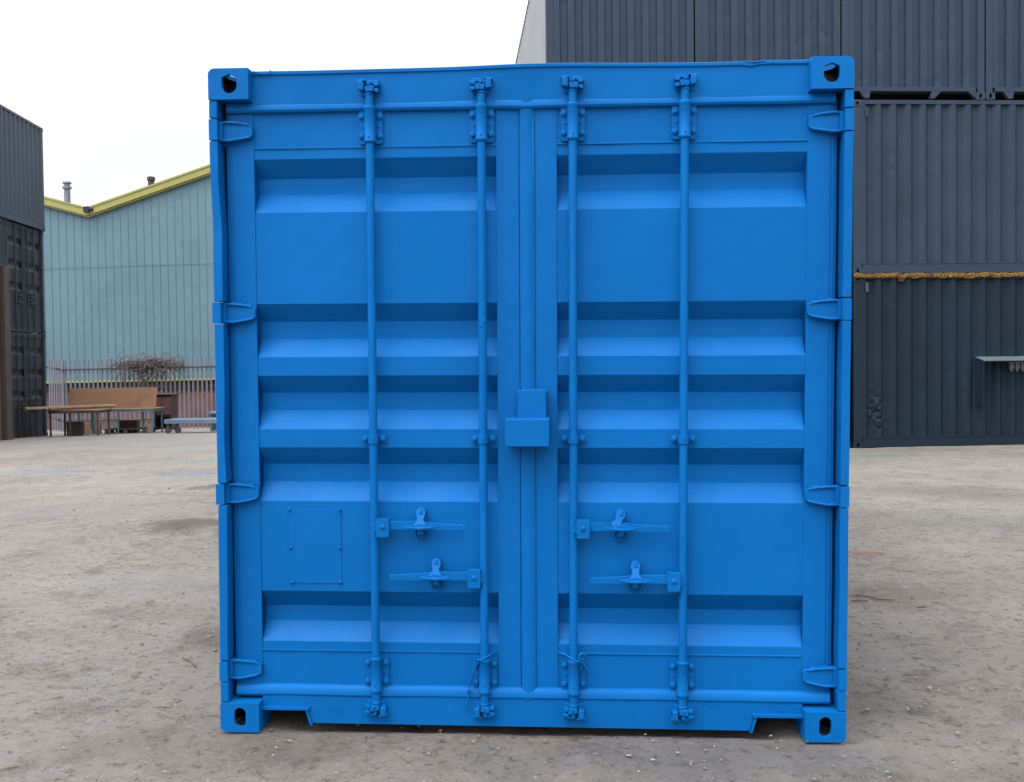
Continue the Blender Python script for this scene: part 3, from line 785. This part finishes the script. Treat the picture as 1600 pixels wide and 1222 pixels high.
# ------------------------------------------------------------------ the other containers
def container(name, mtx, label, mat, L, Ht=2.896, front='end', group=None, feet=False, side_amp=.004, detail_side=0, dent=None, end_pitch=.25, end_depth=.045):
    """standing with its front face at local y=0, centred on x, base at z=0"""
    r = empty(name, mtx, label, 'shipping container', group); W = 2.438
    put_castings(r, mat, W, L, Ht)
    for sx in (-1, 1):
        for y0, y1 in ((.012, .16), (L - .16, L - .012)):
            mb = MB(); mb.box(min(sx * 1.10, sx * 1.214), max(sx * 1.10, sx * 1.214), y0, y1, .118, Ht - .118); mb.build('corner_post', mat, r, .006)
        mb = MB(); mb.box(min(sx * 1.15, sx * 1.213), max(sx * 1.15, sx * 1.213), .172, L - .172, Ht - .075, Ht - .006); mb.build('top_rail', mat, r, .004)
        mb = MB(); mb.box(min(sx * 1.16, sx * 1.212), max(sx * 1.16, sx * 1.212), .172, L - .172, .022, .185)
        mb.box(min(sx * 1.16, sx * 1.219), max(sx * 1.16, sx * 1.219), .172, L - .172, .178, .192); mb.build('bottom_rail', mat, r, .003)
        mb = MB()
        if dent and sx == 1:
            corr_fine(mb, .16, 4.0, .19, Ht - .076, .258, .058, lambda u, d, z: (sx * (1.209 - d), u, z), 4, 90, dent, flat=.24)
            mb.build('side_wall', mat, r); mb = MB()
            corr(mb, 4.0, L - .16, .19, Ht - .076, .258, .058, lambda u, d, z: (sx * (1.209 - d), u, z), flat=.24, rows=14, amp=side_amp)
            mb.build('side_wall', mat, r, smooth=False)
        else:
            corr(mb, .16, L - .16, .19, Ht - .076, .278, .046, lambda u, d, z: (sx * (1.207 - d), u, z), rows=14, amp=side_amp)
            flat_shade(mb.build('side_wall', mat, r, smooth=False))
        if detail_side:
            mb = MB(); mb.box(min(sx * 1.195, sx * 1.222), max(sx * 1.195, sx * 1.222), L - .262, L - .225, Ht - .26, Ht - .12)
            mb.bolt(0, 0, 0, .001, .001); mb.build('lashing_bracket', mat, r, .003)
    mb = MB(); corr(mb, .16, L - .16, -1.149, 1.149, .209, .02, lambda u, d, z: (z, u, Ht - .02 - d)); flat_shade(mb.build('roof', mat, r, smooth=False))
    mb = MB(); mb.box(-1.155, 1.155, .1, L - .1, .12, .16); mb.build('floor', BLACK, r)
    for k, y in enumerate((0, L)):
        yy = (lambda d: d) if k == 0 else (lambda d: L - d)
        if k == 0 and front == 'doors': continue
        mb = MB(); 
        if dent and feet and k == 0:
            corr_fine(mb, -1.10, 1.10, .20, Ht - .1, end_pitch, end_depth, lambda u, d, z: (u, yy(.02 + d), z), 4, 70, dent, flat=.44)
            mb.build('end_wall', mat, r)
        else:
            corr(mb, -1.10, 1.10, .20, Ht - .1, end_pitch, end_depth, lambda u, d, z: (u, yy(.02 + d), z), flat=.40, rows=16, amp=side_amp)
            flat_shade(mb.build('end_wall', mat, r, smooth=False))
        mb = MB(); a, b = sorted((yy(.008), yy(.09)))
        mb.box(-1.063, 1.063, a, b, Ht - .12, Ht - .006); mb.build('end_beam', mat, r, .004); mb = MB()
        if feet:
            mb.box(-1.063, 1.063, a, b, .135, .205)
            for x in (-.78, .33):
                mb.prism([(x - .05, .016), (x + .03, .016), (x + (.05 if x < 0 else .14), .134), (x - (.14 if x < 0 else .02), .134)], a, b)
            mb.prism([(.93, .134), (1.062, .02), (1.062, .134)], a, b)
        else: mb.box(-1.063, 1.063, a, b, .016, .205)
        mb.build('end_sill', mat, r, .004)
    if front == 'doors':
        zs = Ht / 2.591
        mb = MB(); mb.box(-1.063, 1.063, .05, .16, Ht - .13, Ht - .005); mb.build('header_beam', mat, r, .004)
        mb = MB(); mb.box(-1.063, 1.063, .05, .16, .016, .15); mb.build('sill_beam', mat, r, .004)
        for s in (-1, 1):
            rz = [(2.255, 2.187, 2.125, 2.048), (1.72, 1.65, 1.58, 1.50), (1.20, 1.13, 1.06, .99)]
            mb = MB(); door_leaf(mb, s, rz, Ht - .135, .155, zs)
            mb.box(-.02 if s < 0 else .002, -.002 if s < 0 else .03, .06, .1, .16, Ht - .14)
            d = mb.build('door', mat, r); sharp(d.data, 18)
            for xb in ((-.60, -.18) if s < 0 else (.18, .60)):
                MB().cyl((xb, .035, .08), (xb, .035, Ht - .05), .02, 10).build('locking_bar', mat, d)
            for xa, xb_, z in (((.6, .25, .80), (.18, .53, .98))): 
                mb = MB(); mb.box(min(s * xa, s * xb_), max(s * xa, s * xb_), .008, .03, z - .02, z + .02)
                mb.box(s * (xa + xb_) / 2 - .025, s * (xa + xb_) / 2 + .025, .0, .07, z - .05, z + .07); mb.build('door_handle', mat, d, .003)
            for z in (2.6, 1.85, 1.05, .28):
                mb = MB(); mb.box(min(s * 1.07, s * 1.217), max(s * 1.07, s * 1.217), .02, .07, z - .04, z + .04); mb.build('hinge', mat, d, .004)
    return r

YAW = math.radians(3.26)         # the yard's grid runs 3.3 degrees off the camera's line
ex = Vector((math.cos(YAW), math.sin(YAW), 0)); ey = Vector((-math.sin(YAW), math.cos(YAW), 0))
def grid(P, turn=0.): return Matrix.Translation(P) @ Matrix.Rotation(YAW + turn, 4, 'Z')
# right stack: long sides face us
A = Vector((5.69, 17.07, -.012))        # left front bottom corner of the lowest
HC = 2.896
def broadside(P): return grid(P + ey * 1.219, -PI / 2) 
# local +y of the container must run along +ex, local -x... the visible side is the one facing the camera
def dents(seed, n, amp, u0, u1, z0, z1, extra=None):
    rr = random.Random(seed); L_ = [(rr.uniform(u0, u1), rr.uniform(z0, z1), rr.uniform(.025, .085), rr.uniform(.03, .10), rr.uniform(.3, 1) * .55 * amp * rr.choice((1, 1, -.4))) for _ in range(n)]
    def f(u, z):
        d = .005 * noise.noise((u * 1.9, z * 1.3, seed)) + .003 * noise.noise((u * 6, z * 3, seed))
        for a, b, ru, rz, h in L_:
            q = ((u - a) / ru) ** 2 + ((z - b) / rz) ** 2
            if q < 6: d += h * math.exp(-q)
        return d + (extra(u, z) if extra else 0)
    return f
def crumple(u, z):
    q = ((u - .42) / .17) ** 2 + ((z - .55) / .34) ** 2
    if q > 5: return 0
    e = math.exp(-q); return e * (.008 + .030 * noise.noise((u * 11, z * 8, 0)) + .05 * noise.noise((u * 23, z * 19, 4)))
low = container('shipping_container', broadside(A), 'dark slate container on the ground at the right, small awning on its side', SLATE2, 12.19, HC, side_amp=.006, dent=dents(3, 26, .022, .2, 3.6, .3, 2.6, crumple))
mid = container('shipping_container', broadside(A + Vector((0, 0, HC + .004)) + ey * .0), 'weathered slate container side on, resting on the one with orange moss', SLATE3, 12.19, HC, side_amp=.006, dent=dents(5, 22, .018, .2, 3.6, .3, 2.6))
A2 = A - ex * 6.10
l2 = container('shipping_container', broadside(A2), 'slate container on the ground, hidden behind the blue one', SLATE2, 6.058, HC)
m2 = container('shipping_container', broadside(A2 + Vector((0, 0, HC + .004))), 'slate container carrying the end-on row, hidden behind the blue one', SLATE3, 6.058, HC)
for c in (low, mid, l2, m2): c['group'] = 'containers laid side on in the right stack'
# small brackets under the top rails
for c in (low, mid):
    mb = MB(); mb.box(1.190, 1.232, .215, .262, HC - .285, HC - .125); mb.build('lashing_bracket', GALVD if c is low else SLATE, c, .004)
# four containers end-on across the top
up_z = 2 * HC + .008
P = Vector((0.573, 17.07 - .29, A.z + up_z))
P = A + ex * (-5.085) + Vector((0, 0, up_z))
labels = ['grey container leftmost in the top row, its pale long side showing',
          'grey container end wall in the top row, directly above the blue right door',
          'grey dented container end wall in the top row over the blue container\'s right corner',
          'grey container end wall cut off by the right picture edge, top row']
proto = None
for i in range(4):
    M_ = grid(P + ex * (1.219 + i * 2.452 + .004))
    o = container('shipping_container', M_, labels[i], SLATE, 12.19, HC, feet=True, group='containers end-on in the top row', side_amp=.004, dent=dents(20 + i, 22 if i else 10, .024, -1, 1, .2, 1.9))

    if i == 0:
        for k in children(o):
            if k.name.startswith('side_wall') and k.data.vertices[0].co.x < 0:
                k.data.materials[0] = PALE; k['label'] = 'pale grey side wall'  # this side wall alone is set paler than the rest
# dents and a scuffed corner on the lowest container are in its wall; the awning box over the sockets
def on_low(u, d, z):      # along the wall, out from the wall, up
    return (1.214 + d, u, z)
def px2u(px): return (px - 1333) / 93.6
mb = MB()
u0, u1 = 2.10, 3.6
for poly in ([(u0, .30, 1.50), (u1, .30, 1.50), (u1, .30, 1.515), (u0, .30, 1.515)],):
    pass
mb.add([on_low(u0, -.01, 1.515), on_low(u1, -.01, 1.515), on_low(u1, .28, 1.455), on_low(u0, .28, 1.455),
        on_low(u0, -.01, 1.50), on_low(u1, -.01, 1.50), on_low(u1, .28, 1.44), on_low(u0, .28, 1.44)],
       [(0, 3, 2, 1), (4, 5, 6, 7), (0, 1, 5, 4), (1, 2, 6, 5), (2, 3, 7, 6), (3, 0, 4, 7)])
mb.build('awning', AWN, low)
mb = MB()
mb.add([on_low(u0 + .012, -.01, 1.497), on_low(u0 + .012, .27, 1.44), on_low(u0 + .012, .22, .72), on_low(u0 + .012, -.01, .66),
        on_low(u0, -.01, 1.497), on_low(u0, .27, 1.44), on_low(u0, .22, .72), on_low(u0, -.01, .66)],
       [(0, 1, 2, 3), (7, 6, 5, 4), (0, 4, 5, 1), (1, 5, 6, 2), (2, 6, 7, 3), (3, 7, 4, 0)])
mb.build('awning_cheek', SLATE2, low)
mb = MB(); 
for k in range(3): 
    mb.box(1.214, 1.27, 2.66 + k * .10, 2.74 + k * .10, 1.30 + .0, 1.40); mb.box(1.225, 1.26, 2.68 + k * .10, 2.72 + k * .10, 1.26, 1.30)
mb.box(1.20, 1.29, 2.64, 3.2, 1.40, 1.425)
mb.build('socket_box', PLASTIC, low, .004)
# moss and lichen along the top rail of the lowest container
def moss_mat():
    mt, t, b = new_mat('orange_moss')
    col = mixc(t, ramp(t, tnoise(t, coords(t), 22, 5), .3, .7), (.30, .145, .025), (.27, .17, .055))
    col = mixc(t, ramp(t, tnoise(t, coords(t), 7, 5), .48, .62, 0, .85), col, (.05, .04, .03))
    t.links.new(col, b.inputs['Base Color']); b.inputs['Roughness'].default_value = .95
    return mt
mb = MB()
for i in range(6000):
    u = random.uniform(.02, 3.6)
    hgt = .5 + .5 * noise.noise((u * 5, 0, 0)) + .35 * noise.noise((u * 17, 3, 0))
    if hgt < .0: continue
    hang = .050 + .05 * max(0, noise.noise((u * 4.3, 7, 0))) + (.07 if abs(u - .82) < .05 else 0) 
    z = HC - random.random() ** 1.1 * hang - .002 + random.random() * .045 * hgt; d = random.uniform(-.02, .035)
    s = random.uniform(.008, .018)
    a = random.random() * 6.3
    R = Matrix.Translation(on_low(u, d + .004, z)) @ Matrix.Rotation(a, 4, Vector((random.random(), random.random(), random.random() + .1)).normalized()) @ Matrix.Scale(s, 4)
    mb.add([(1, 0, 0), (-.6, .8, 0), (-.6, -.8, 0), (0, 0, .9)], [(0, 1, 3), (1, 2, 3), (2, 0, 3), (0, 2, 1)], R)
ms = mb.build('moss', moss_mat(), smooth=False); ms.matrix_world = low.matrix_world.copy()
props(ms, 'ragged strip of orange moss along the top rail of the lowest right container', 'moss', kind='stuff')

# left stack ---------------------------------------------------------
B = Vector((-13.154, 28.96, -.44))           # far bottom corner, beside the warehouse; doors face the yard (+x)
def facing_yard(P): return grid(P, PI / 2)    # local -y -> +ex, local x -> ey
B1 = B - ey * 1.219
dl = container('shipping_container', facing_yard(B1), 'charcoal container on the ground at the far left, doors facing the yard behind the benches', CHAR, 6.058, HC, front='doors')
dm = copy_tree(dl); dm.matrix_world = facing_yard(B1 + Vector((0, 0, HC + .005)))
dm['label'] = 'charcoal container with doors, second up in the far left stack, beneath the corrugated one'
tp = container('shipping_container', grid(B + Vector((0, 0, 2 * (HC + .005) - .02)) - ey * 12.19 - ex * 1.16), 'charcoal corrugated container laid sideways on top of the far left stack', FADED, 12.19, HC)
B2 = B - ey * (2.438 + .03 + 1.219)
nl = container('shipping_container', facing_yard(B2), 'dark container at the left picture edge, mostly behind the brown timber post', CHAR, 6.058, HC, end_pitch=.6, end_depth=.01)
nm = copy_tree(nl); nm.matrix_world = facing_yard(B2 + Vector((0, 0, HC + .005)))
nm['label'] = 'smooth dark container end above the brown timber post at the left edge'
for c in (dl, dm, nl, nm, tp): c['group'] = 'dark containers stacked at the left'
# brown post and panel in front of it
pp = B - ey * (2.80) + ex * .09
mb = MB(); mb.box(-.12, .12, -.30, .02, 0, 4.45)
q = mb.build('timber_post', OLDWOOD, None, .01, mtx=None); q.matrix_world = grid(Vector((pp.x, pp.y, float(gz(pp.x, pp.y)) - .05)))
props(q, 'tall weathered brown timber post at the left edge in front of the dark containers', 'post')
pp2 = pp - ey * .42
mb = MB()
for i in range(5): mb.box(-.03, .03 + .006 * (i % 2), -1.5 + i * .30, -1.5 + i * .30 + .295, 0, 4.6)
mb.box(-.02, .08, -1.5, 0, 4.4, 4.52)
q = mb.build('board_screen', RUST, None, .004); q.matrix_world = grid(Vector((pp2.x, pp2.y, float(gz(pp2.x, pp2.y)) - .05)))
props(q, 'dark rust brown boarded screen beside the timber post at the left picture edge', 'screen')

# ------------------------------------------------------------------ warehouse
wh = empty('warehouse', Matrix.Translation((-14, 40.0, -1.0)), 'pale blue-green clad warehouse with yellow roof trim and brick base', 'warehouse')
# local x: world x+14 ; z: world z+1
roofline = [(-9.0, 9.95), (-2.34, 8.66), (4.35, 10.85 - .0), (11.0, 8.7), (17.7, 10.9)]
roofline = [(-24.6, 11.15), (-17.2, 8.66), (-9.8, 10.67), (-2.36, 8.66), (5.1, 11.15), (12.5, 8.66), (20, 11.15)]
def rz_(x):
    for (a, za), (b, zb) in zip(roofline[:-1], roofline[1:]):
        if a <= x <= b: return za + (zb - za) * (x - a) / (b - a)
    return roofline[-1][1]
mb = MB()
x = -24.4; pitch = .302
xs_ = []
while x < 20:
    xs_ += [(x, 0), (x + .235, 0), (x + .252, -.024), (x + .285, -.024)]
    x += pitch
def clad(z0f, z1f, yo, name, lab=None):
    mb = MB(); vs = []
    for x_, d in xs_: vs += [(x_, yo + d, z0f(x_)), (x_, yo + d, z1f(x_))]
    mb.add(vs, [(2 * i, 2 * i + 2, 2 * i + 3, 2 * i + 1) for i in range(len(xs_) - 1)])
    return flat_shade(mb.build(name, CLAD, wh, smooth=False))
mid_ = lambda x_: 6.36 + .022 * (x_ + 4)
low_ = lambda x_: 1.96 + .010 * (x_ + 4)
clad(mid_, lambda x_: rz_(x_) - .12, 0, 'wall_cladding'); clad(low_, lambda x_: mid_(x_) + .06, .012, 'wall_cladding')
mb = MB()
for (a, za), (b, zb) in zip(roofline[:-1], roofline[1:]):
    for (y0, y1, lo, hi) in ((-.22, .06, -.27, -.02), (-.25, .12, -.02, .05), (-.16, .06, -.33, -.28)):
        mb.add([(a, y0, za + lo), (b, y0, zb + lo), (b, y0, zb + hi), (a, y0, za + hi), (a, y1, za + lo), (b, y1, zb + lo), (b, y1, zb + hi), (a, y1, za + hi)],
               [(0, 1, 2, 3), (7, 6, 5, 4), (0, 4, 5, 1), (3, 2, 6, 7)])
mb.build('fascia', YELL, wh)
mb = MB()
for (a, za), (b, zb) in zip(roofline[:-1], roofline[1:]):
    mb.add([(a, .05, za), (b, .05, zb), (b, 30, zb), (a, 30, za)], [(0, 1, 2, 3)])
roof = mb.build('roof', GALV, wh)
mb = MB(); mb.box(-24.4, 20, .20, .45, -.6, 1.98)
mb.build('brick_wall', BRICK, wh)
mb = MB(); mb.box(-24.4, 20, .06, .2, 1.66, 1.86); mb.build('painted_shade_strip', BLACK, wh)  # solid black strip painting in the shade beneath the flashing
mb = MB(); k = 30
for i in range(k):
    a = -24.4 + 44.4 * i / k; b = -24.4 + 44.4 * (i + 1) / k; z = low_((a + b) / 2)
    mb.box(a, b, -.09, .1, z - .05, z + .015)
mb.build('drip_flashing', YELL, wh)
mb = MB(); mb.box(-2.46, -2.24, -.34, -.26, 8.50, 8.72); mb.cyl((-2.35, -.24, 8.70), (-2.12, -.30, 8.60), .06); mb.build('gutter_outlet', BLACK, wh, .01)
mb = MB(); mb.box(-24.44, -24.4, .1, 30, -.6, 11); mb.box(19.96, 20, .1, 30, -.6, 11); mb.box(-24.4, 20, 29.9, 30, -.6, 8.6); mb.build('outer_wall', CLAD, wh)
def flue(x, y, z, h, r, mat, cowl):
    mb = MB(); mb.lathe([(r, 0), (r, h), (r * 1.02, h)], 16, Matrix.Translation((x, y, z)))
    if cowl: mb.lathe([(r * .95, h), (r * .95, h + .10), (r * 1.45, h + .12), (r * 1.45, h + .20), (r * 1.0, h + .24), (r * .95, h + .30), (r * 1.5, h + .34), (r * 1.3, h + .40)], 16, Matrix.Translation((x, y, z)))
    else: mb.lathe([(r * 1.3, h), (r * 1.3, h + .12), (r * .8, h + .15)], 12, Matrix.Translation((x, y, z)))
    return mb.build('chimney', mat, roof)
flue(-3.72, 1.2, 8.7, .85, .12, GALV, True)
flue(-.07, .4, 9.2, .62, .12, DKBR, False)

# ------------------------------------------------------------------ palisade fence
fz = -.70
fn = empty('palisade_fence', Matrix.Translation((-15.55, 35.45, 0)), 'tall galvanised palisade fence standing before the warehouse', 'fence')
def ftop(x): return 1.755 + .012 * x
def pale(x, y, z0, z1):
    mb = MB(); h = z1 - z0
    mb.add([(x - .031, y, z0), (x - .012, y - .014, z0), (x + .012, y - .014, z0), (x + .031, y, z0), (x - .031, y, z1 - .12), (x - .012, y - .014, z1 - .12), (x + .012, y - .014, z1 - .12), (x + .031, y, z1 - .12),
            (x - .020, y - .015, z1), (x, y - .03, z1 - .02), (x + .020, y - .015, z1)],
           [(0, 1, 5, 4), (1, 2, 6, 5), (2, 3, 7, 6), (4, 5, 8), (5, 6, 9), (6, 7, 10), (5, 9, 8), (6, 10, 9)])
    o = mb.build('pale', GALV, fn, smooth=False)
    md = o.modifiers.new('s', 'SOLIDIFY'); md.thickness = .003
for k in range(92):
    x = .12 + k * .157
    pale(x, 0, float(gz(x - 15.55, 35.45)), ftop(x) + random.uniform(-.012, .012))
for k in range(6):
    x = -.14 - k * .157; y = .25 + k * .16
    pale(x, y, float(gz(-15.6, 35.9)), ftop(x) + .01 + .012 * k)
mb = MB()
for z in (1.43, -.35):
    if z < 0: mb.build('rail', GALVD, fn); mb = MB()
    mb.add([(0, -.08, z - .03), (14.5, -.08, z + .15 - .03), (14.5, -.045, z + .15 - .03), (0, -.045, z - .03), (0, -.08, z + .03), (14.5, -.08, z + .15 + .03), (14.5, -.045, z + .15 + .03), (0, -.045, z + .03)],
           [(0, 3, 2, 1), (4, 5, 6, 7), (0, 1, 5, 4), (1, 2, 6, 5), (2, 3, 7, 6), (3, 0, 4, 7)])
    mb.add([(0, .03, z - .03), (-1.2, 1.4, z + .07), (-1.2, 1.4, z + .13), (0, .03, z + .03)], [(0, 1, 2, 3), (3, 2, 1, 0)])
mb.build('rail', GALVD, fn)
for x in (0, 2.75, 5.5, 8.25, 11, 13.75):
    z0 = float(gz(x - 15.55, 35.5)) - .05
    mb = MB(); w_ = .05
    mb.box(x - w_, x + w_, .06 if x else -.05, .12 if x else .05, z0, ftop(x) - (.25 if x else .0)); mb.build('post', GALV, fn, .004)

# bare creeper over the fence
cr0 = MB()
for k in range(230):
    x = random.gauss(-12.55, .62); x = min(max(x, -13.9), -11.35); z = 1.50 + .20 * random.random() + .12 * noise.noise((x * 3, 0, 0))
    p = Vector((x, 35.35 + random.uniform(-.08, .15), z)); pts = [p]; d = Vector((random.uniform(-1, 1), random.uniform(-.3, .3), random.uniform(-.9, .35)))
    for j in range(random.randint(5, 11)):
        d = (d + Vector((random.uniform(-.8, .8), random.uniform(-.4, .4), random.uniform(-.55, .35))) ).normalized(); pts.append(pts[-1] + d * random.uniform(.05, .12))
        if pts[-1].z > 1.98: d.z = -abs(d.z)
    cr0.tube(pts, random.uniform(.005, .011), 4)
for k in range(14):
    x = random.gauss(-12.75, .28); p = Vector((x, 35.36, 1.5)); pts = [p]
    for j in range(random.randint(5, 12)): pts.append(pts[-1] + Vector((random.uniform(-.06, .06), random.uniform(-.03, .03), -.10)))
    cr0.tube(pts, .009, 4)
for k in range(1600):
    x = random.gauss(-12.5, .6); x = min(max(x, -13.8), -11.4)
    z = 1.52 + random.gauss(.12, .13)
    R = Matrix.Translation((x, 35.34 + random.uniform(-.1, .12), z)) @ Matrix.Rotation(random.random() * 6, 4, Vector((random.random() - .5, random.random() - .5, random.random() + .01)).normalized()) @ Matrix.Scale(random.uniform(.015, .04), 4)
    cr0.add([(-1, 0, 0), (0, -.5, 0), (1, 0, .2), (0, .5, .1)], [(0, 1, 2, 3)], R)
o = cr0.build('creeper', TWIG, smooth=False)
props(o, 'tangle of dry brown creeper draped over the top of the palisade fence', 'climbing plant')

# ------------------------------------------------------------------ benches and timber by the fence
def legs(par, spec, mat, zt, r=.022):
    for x, y in spec:
        wx, wy = par.location.x + x, par.location.y + y
        z0 = float(gz(wx, wy)) - par.location.z - .02
        mb = MB(); mb.box(x - r, x + r, y - r, y + r, z0, zt); mb.build('leg', mat, par, .004)
def table(x0, x1, y0, y1, hgt, top_mat, leg_mat, label, legspec, thick=.03):
    cx, cy = (x0 + x1) / 2, (y0 + y1) / 2
    r = empty('work_table', Matrix.Translation((cx, cy, float(gz(cx, cy)))), label, 'table')
    hx, hy = (x1 - x0) / 2, (y1 - y0) / 2
    mb = MB(); mb.box(-hx, hx, -hy, hy, hgt - thick, hgt); mb.build('table_top', top_mat, r, .004)
    mb = MB(); f = .03
    for yy in (-hy + .03, hy - .03): mb.box(-hx + .02, hx - .02, yy - .02, yy + .02, hgt - thick - .065, hgt - thick - .002)
    for xx in (-hx + .05, hx - .05): mb.box(xx - .02, xx + .02, -hy + .05, hy - .05, hgt - thick - .065, hgt - thick - .003)
    mb.build('apron', leg_mat, r, .003)
    legs(r, legspec, leg_mat, hgt - thick - .066)
    return r
t1 = table(-12.62, -11.20, 27.75, 28.65, .72, PLY, GALVD, 'dark legged table at the left with a long plank lying across it',
      [(-.64, -.40), (-.12, -.36), (.64, -.40), (-.60, .40), (.62, .40)])
t2 = table(-12.55, -10.34, 29.45, 30.5, .73, PLY, TEAL, 'teal legged work table carrying the upright plywood sheet',
      [(-1.05, -.46), (.08, -.48), (1.06, -.46), (.66, -.10), (-.62, -.46), (1.02, .45), (-1.05, .45)])
mb = MB()
mb.add([(-1.25, -.02, 0), (1.25, -.02, 0), (1.25, .10, .52), (-1.25, .10, .52), (-1.25, 0, -.004), (1.25, 0, -.004), (1.25, .12, .516), (-1.25, .12, .516)],
       [(0, 1, 2, 3), (7, 6, 5, 4), (0, 4, 5, 1), (1, 5, 6, 2), (2, 6, 7, 3), (3, 7, 4, 0)])
o = mb.build('plywood_sheet', PLY, None, .002); o.matrix_world = Matrix.Translation((-11.66, 29.85, t2.location.z + .742)) @ Matrix.Rotation(-.004, 4, 'Y') @ Matrix.Diagonal((1.02, 1, 1.12, 1))
props(o, 'brown plywood sheet standing on edge, leaning back on the teal legged table', 'board')
mb = MB(); mb.box(-1.27, 1.27, -.16, .16, 0, .055); mb.box(-.6, 1.24, -.10, .10, -.045, -.002)
o = mb.build('timber_plank', PLANK, None, .003)
o.matrix_world = Matrix.Translation((-12.08, 28.02, t1.location.z + .768)) @ Matrix.Rotation(.74, 4, 'Z') @ Matrix.Diagonal((.95, .8, 1, 1))
props(o, 'long pale timber plank overhanging the left end of the dark legged table', 'plank')
# dark cabinet
x0, y0 = -10.42, 30.9
cb = empty('cabinet', Matrix.Translation((x0, y0, float(gz(x0, y0)))), 'dark brown open fronted cabinet with overhanging top beside the plywood sheet', 'cabinet')
mb = MB(); mb.box(-.36, .30, -.3, .3, 1.10, 1.14); mb.build('top', DKBR, cb, .004)
mb = MB(); mb.box(-.30, -.26, -.27, .27, .05, 1.095); mb.box(.20, .24, -.27, .27, .05, 1.095); mb.box(-.258, .198, .23, .26, .05, 1.095); mb.build('side_panel', DKBR, cb, .003)
for z in (.10, .45, .80):
    mb = MB(); mb.box(-.256, .196, -.25, .225, z, z + .025); mb.build('shelf', DKBR, cb)
mb = MB(); mb.box(-.255, .195, -.262, -.252, .50, 1.05); mb.build('door_panel', RUST, cb)
# blue-grey low trolley
x0, y0 = -8.55, 28.9
tr = empty('low_trolley', Matrix.Translation((x0, y0, float(gz(x0, y0)))), 'low blue-grey steel flatbed trolley right of the tables, partly behind the blue container', 'trolley')
mb = MB(); mb.box(-1.12, 1.2, -.42, .42, .34, .37); mb.box(-1.14, 1.22, -.44, -.41, .27, .385); mb.box(-1.14, 1.22, .41, .44, .27, .385); mb.box(-1.14, -1.11, -.41, .41, .27, .385); mb.build('deck', BLUEGREY, tr, .004)
for x, y in ((-1.05, -.38), (-.78, -.36), (.38, -.38), (1.1, -.38), (-1.05, .38), (.38, .38)):
    mb = MB(); mb.box(x - .03, x + .03, y - .03, y + .03, .10, .268); mb.lathe([(.085, -.022), (.085, .022)], 14, Matrix.Translation((x, y, .08)) @ Matrix.Rotation(PI / 2, 4, 'X')); mb.build('castor', GALVD, tr, .003)
x0, y0 = -8.2, 30.4
st = empty('steel_bench', Matrix.Translation((x0, y0, float(gz(x0, y0)))), 'faded blue steel bench top standing behind the low trolley', 'bench')
mb = MB(); mb.box(-.75, 1.2, -.3, .3, .50, .56); mb.build('seat', BLUEGREY, st, .006)
for x in (-.68, .2, 1.1):
    mb = MB(); mb.box(x - .03, x + .03, -.26, .26, 0, .498); mb.build('leg', TEAL, st, .003)
# timber offcuts and blocks stored under the tables
def pallet(x, y, rot, label):
    r = empty('pallet', Matrix.Translation((x, y, float(gz(x, y)) - .01)) @ Matrix.Rotation(rot, 4, 'Z'), label, 'pallet')
    mb = MB()
    for k in range(7): mb.box(-.6 + k * .175, -.6 + k * .175 + .12, -.5, .5, .125, .145)
    mb.build('deck_boards', OLDWOOD, r)
    for y_ in (-.46, 0, .46):
        mb = MB()
        for x_ in (-.58, -.04, .48): mb.box(x_, x_ + .1, y_ - .04, y_ + .04, .02, .124)
        mb.box(-.6, .57, y_ - .04, y_ + .04, 0, .019); mb.build('bearer', OLDWOOD, r)
    return r
pallet(-11.2, 30.0, .05, 'old dark pallet lying under the right half of the teal legged table')
for (x, y, w_, h_, mt, lb) in ((-12.25, 29.5, .16, .34, PLANK, 'pale timber block on end under the left part of the teal legged table'),
                         (-11.98, 29.6, .14, .32, PLANK, 'second pale timber block under the teal legged table, right of the first'),
                         (-10.55, 29.75, .12, .26, PLANK, 'short pale timber block by the right leg of the teal legged table'),
                         (-11.45, 30.6, .5, .38, RUST, 'rusty brown crate under the middle of the teal legged table'),
                         (-12.15, 28.45, .4, .38, DKBR, 'dark brown crate beneath the left table')):
    z = float(gz(x, y)); mb = MB(); ww = w_ / 2
    for k in range(3): mb.box(-ww, ww, -ww, ww, k * h_ / 3 + .003, (k + 1) * h_ / 3 - .003)
    mb.box(-ww + .01, ww - .01, -ww + .01, ww - .01, 0, h_ - .01)
    o = mb.build('timber_block' if mt is PLANK else 'crate', mt, None, .004); o.matrix_world = Matrix.Translation((x, y, z)) @ Matrix.Rotation(random.uniform(-.3, .3), 4, 'Z')
    props(o, lb, 'timber block' if mt is PLANK else 'crate', 'timber blocks under the tables' if mt is PLANK else 'crates under the tables')

# twigs on the ground by the right side of the blue container
for (pts, lb) in (([(2.04, 6.10), (2.10, 6.06), (2.16, 6.00), (2.22, 5.97)], 'longest dark twig on the dusty ground right of the blue container'),
                  ([(1.98, 5.98), (2.03, 5.96), (2.07, 5.97)], 'short forked twig nearest the right side of the blue container'),
                  ([(2.30, 5.82), (2.34, 5.81), (2.36, 5.83)], 'stubby twig lying in front of the longest twig'),
                  ([(-1.62, 4.95), (-1.56, 4.90), (-1.52, 4.83)], 'thin curved twig on the ground left of the blue container')):
    mb = MB(); mb.tube([(x, y, float(gz(x, y)) + .006 + .004 * (i % 2)) for i, (x, y) in enumerate(pts)], .0045, 5)
    props(mb.build('twig', TWIG), lb, 'twig', 'twigs beside the blue container')
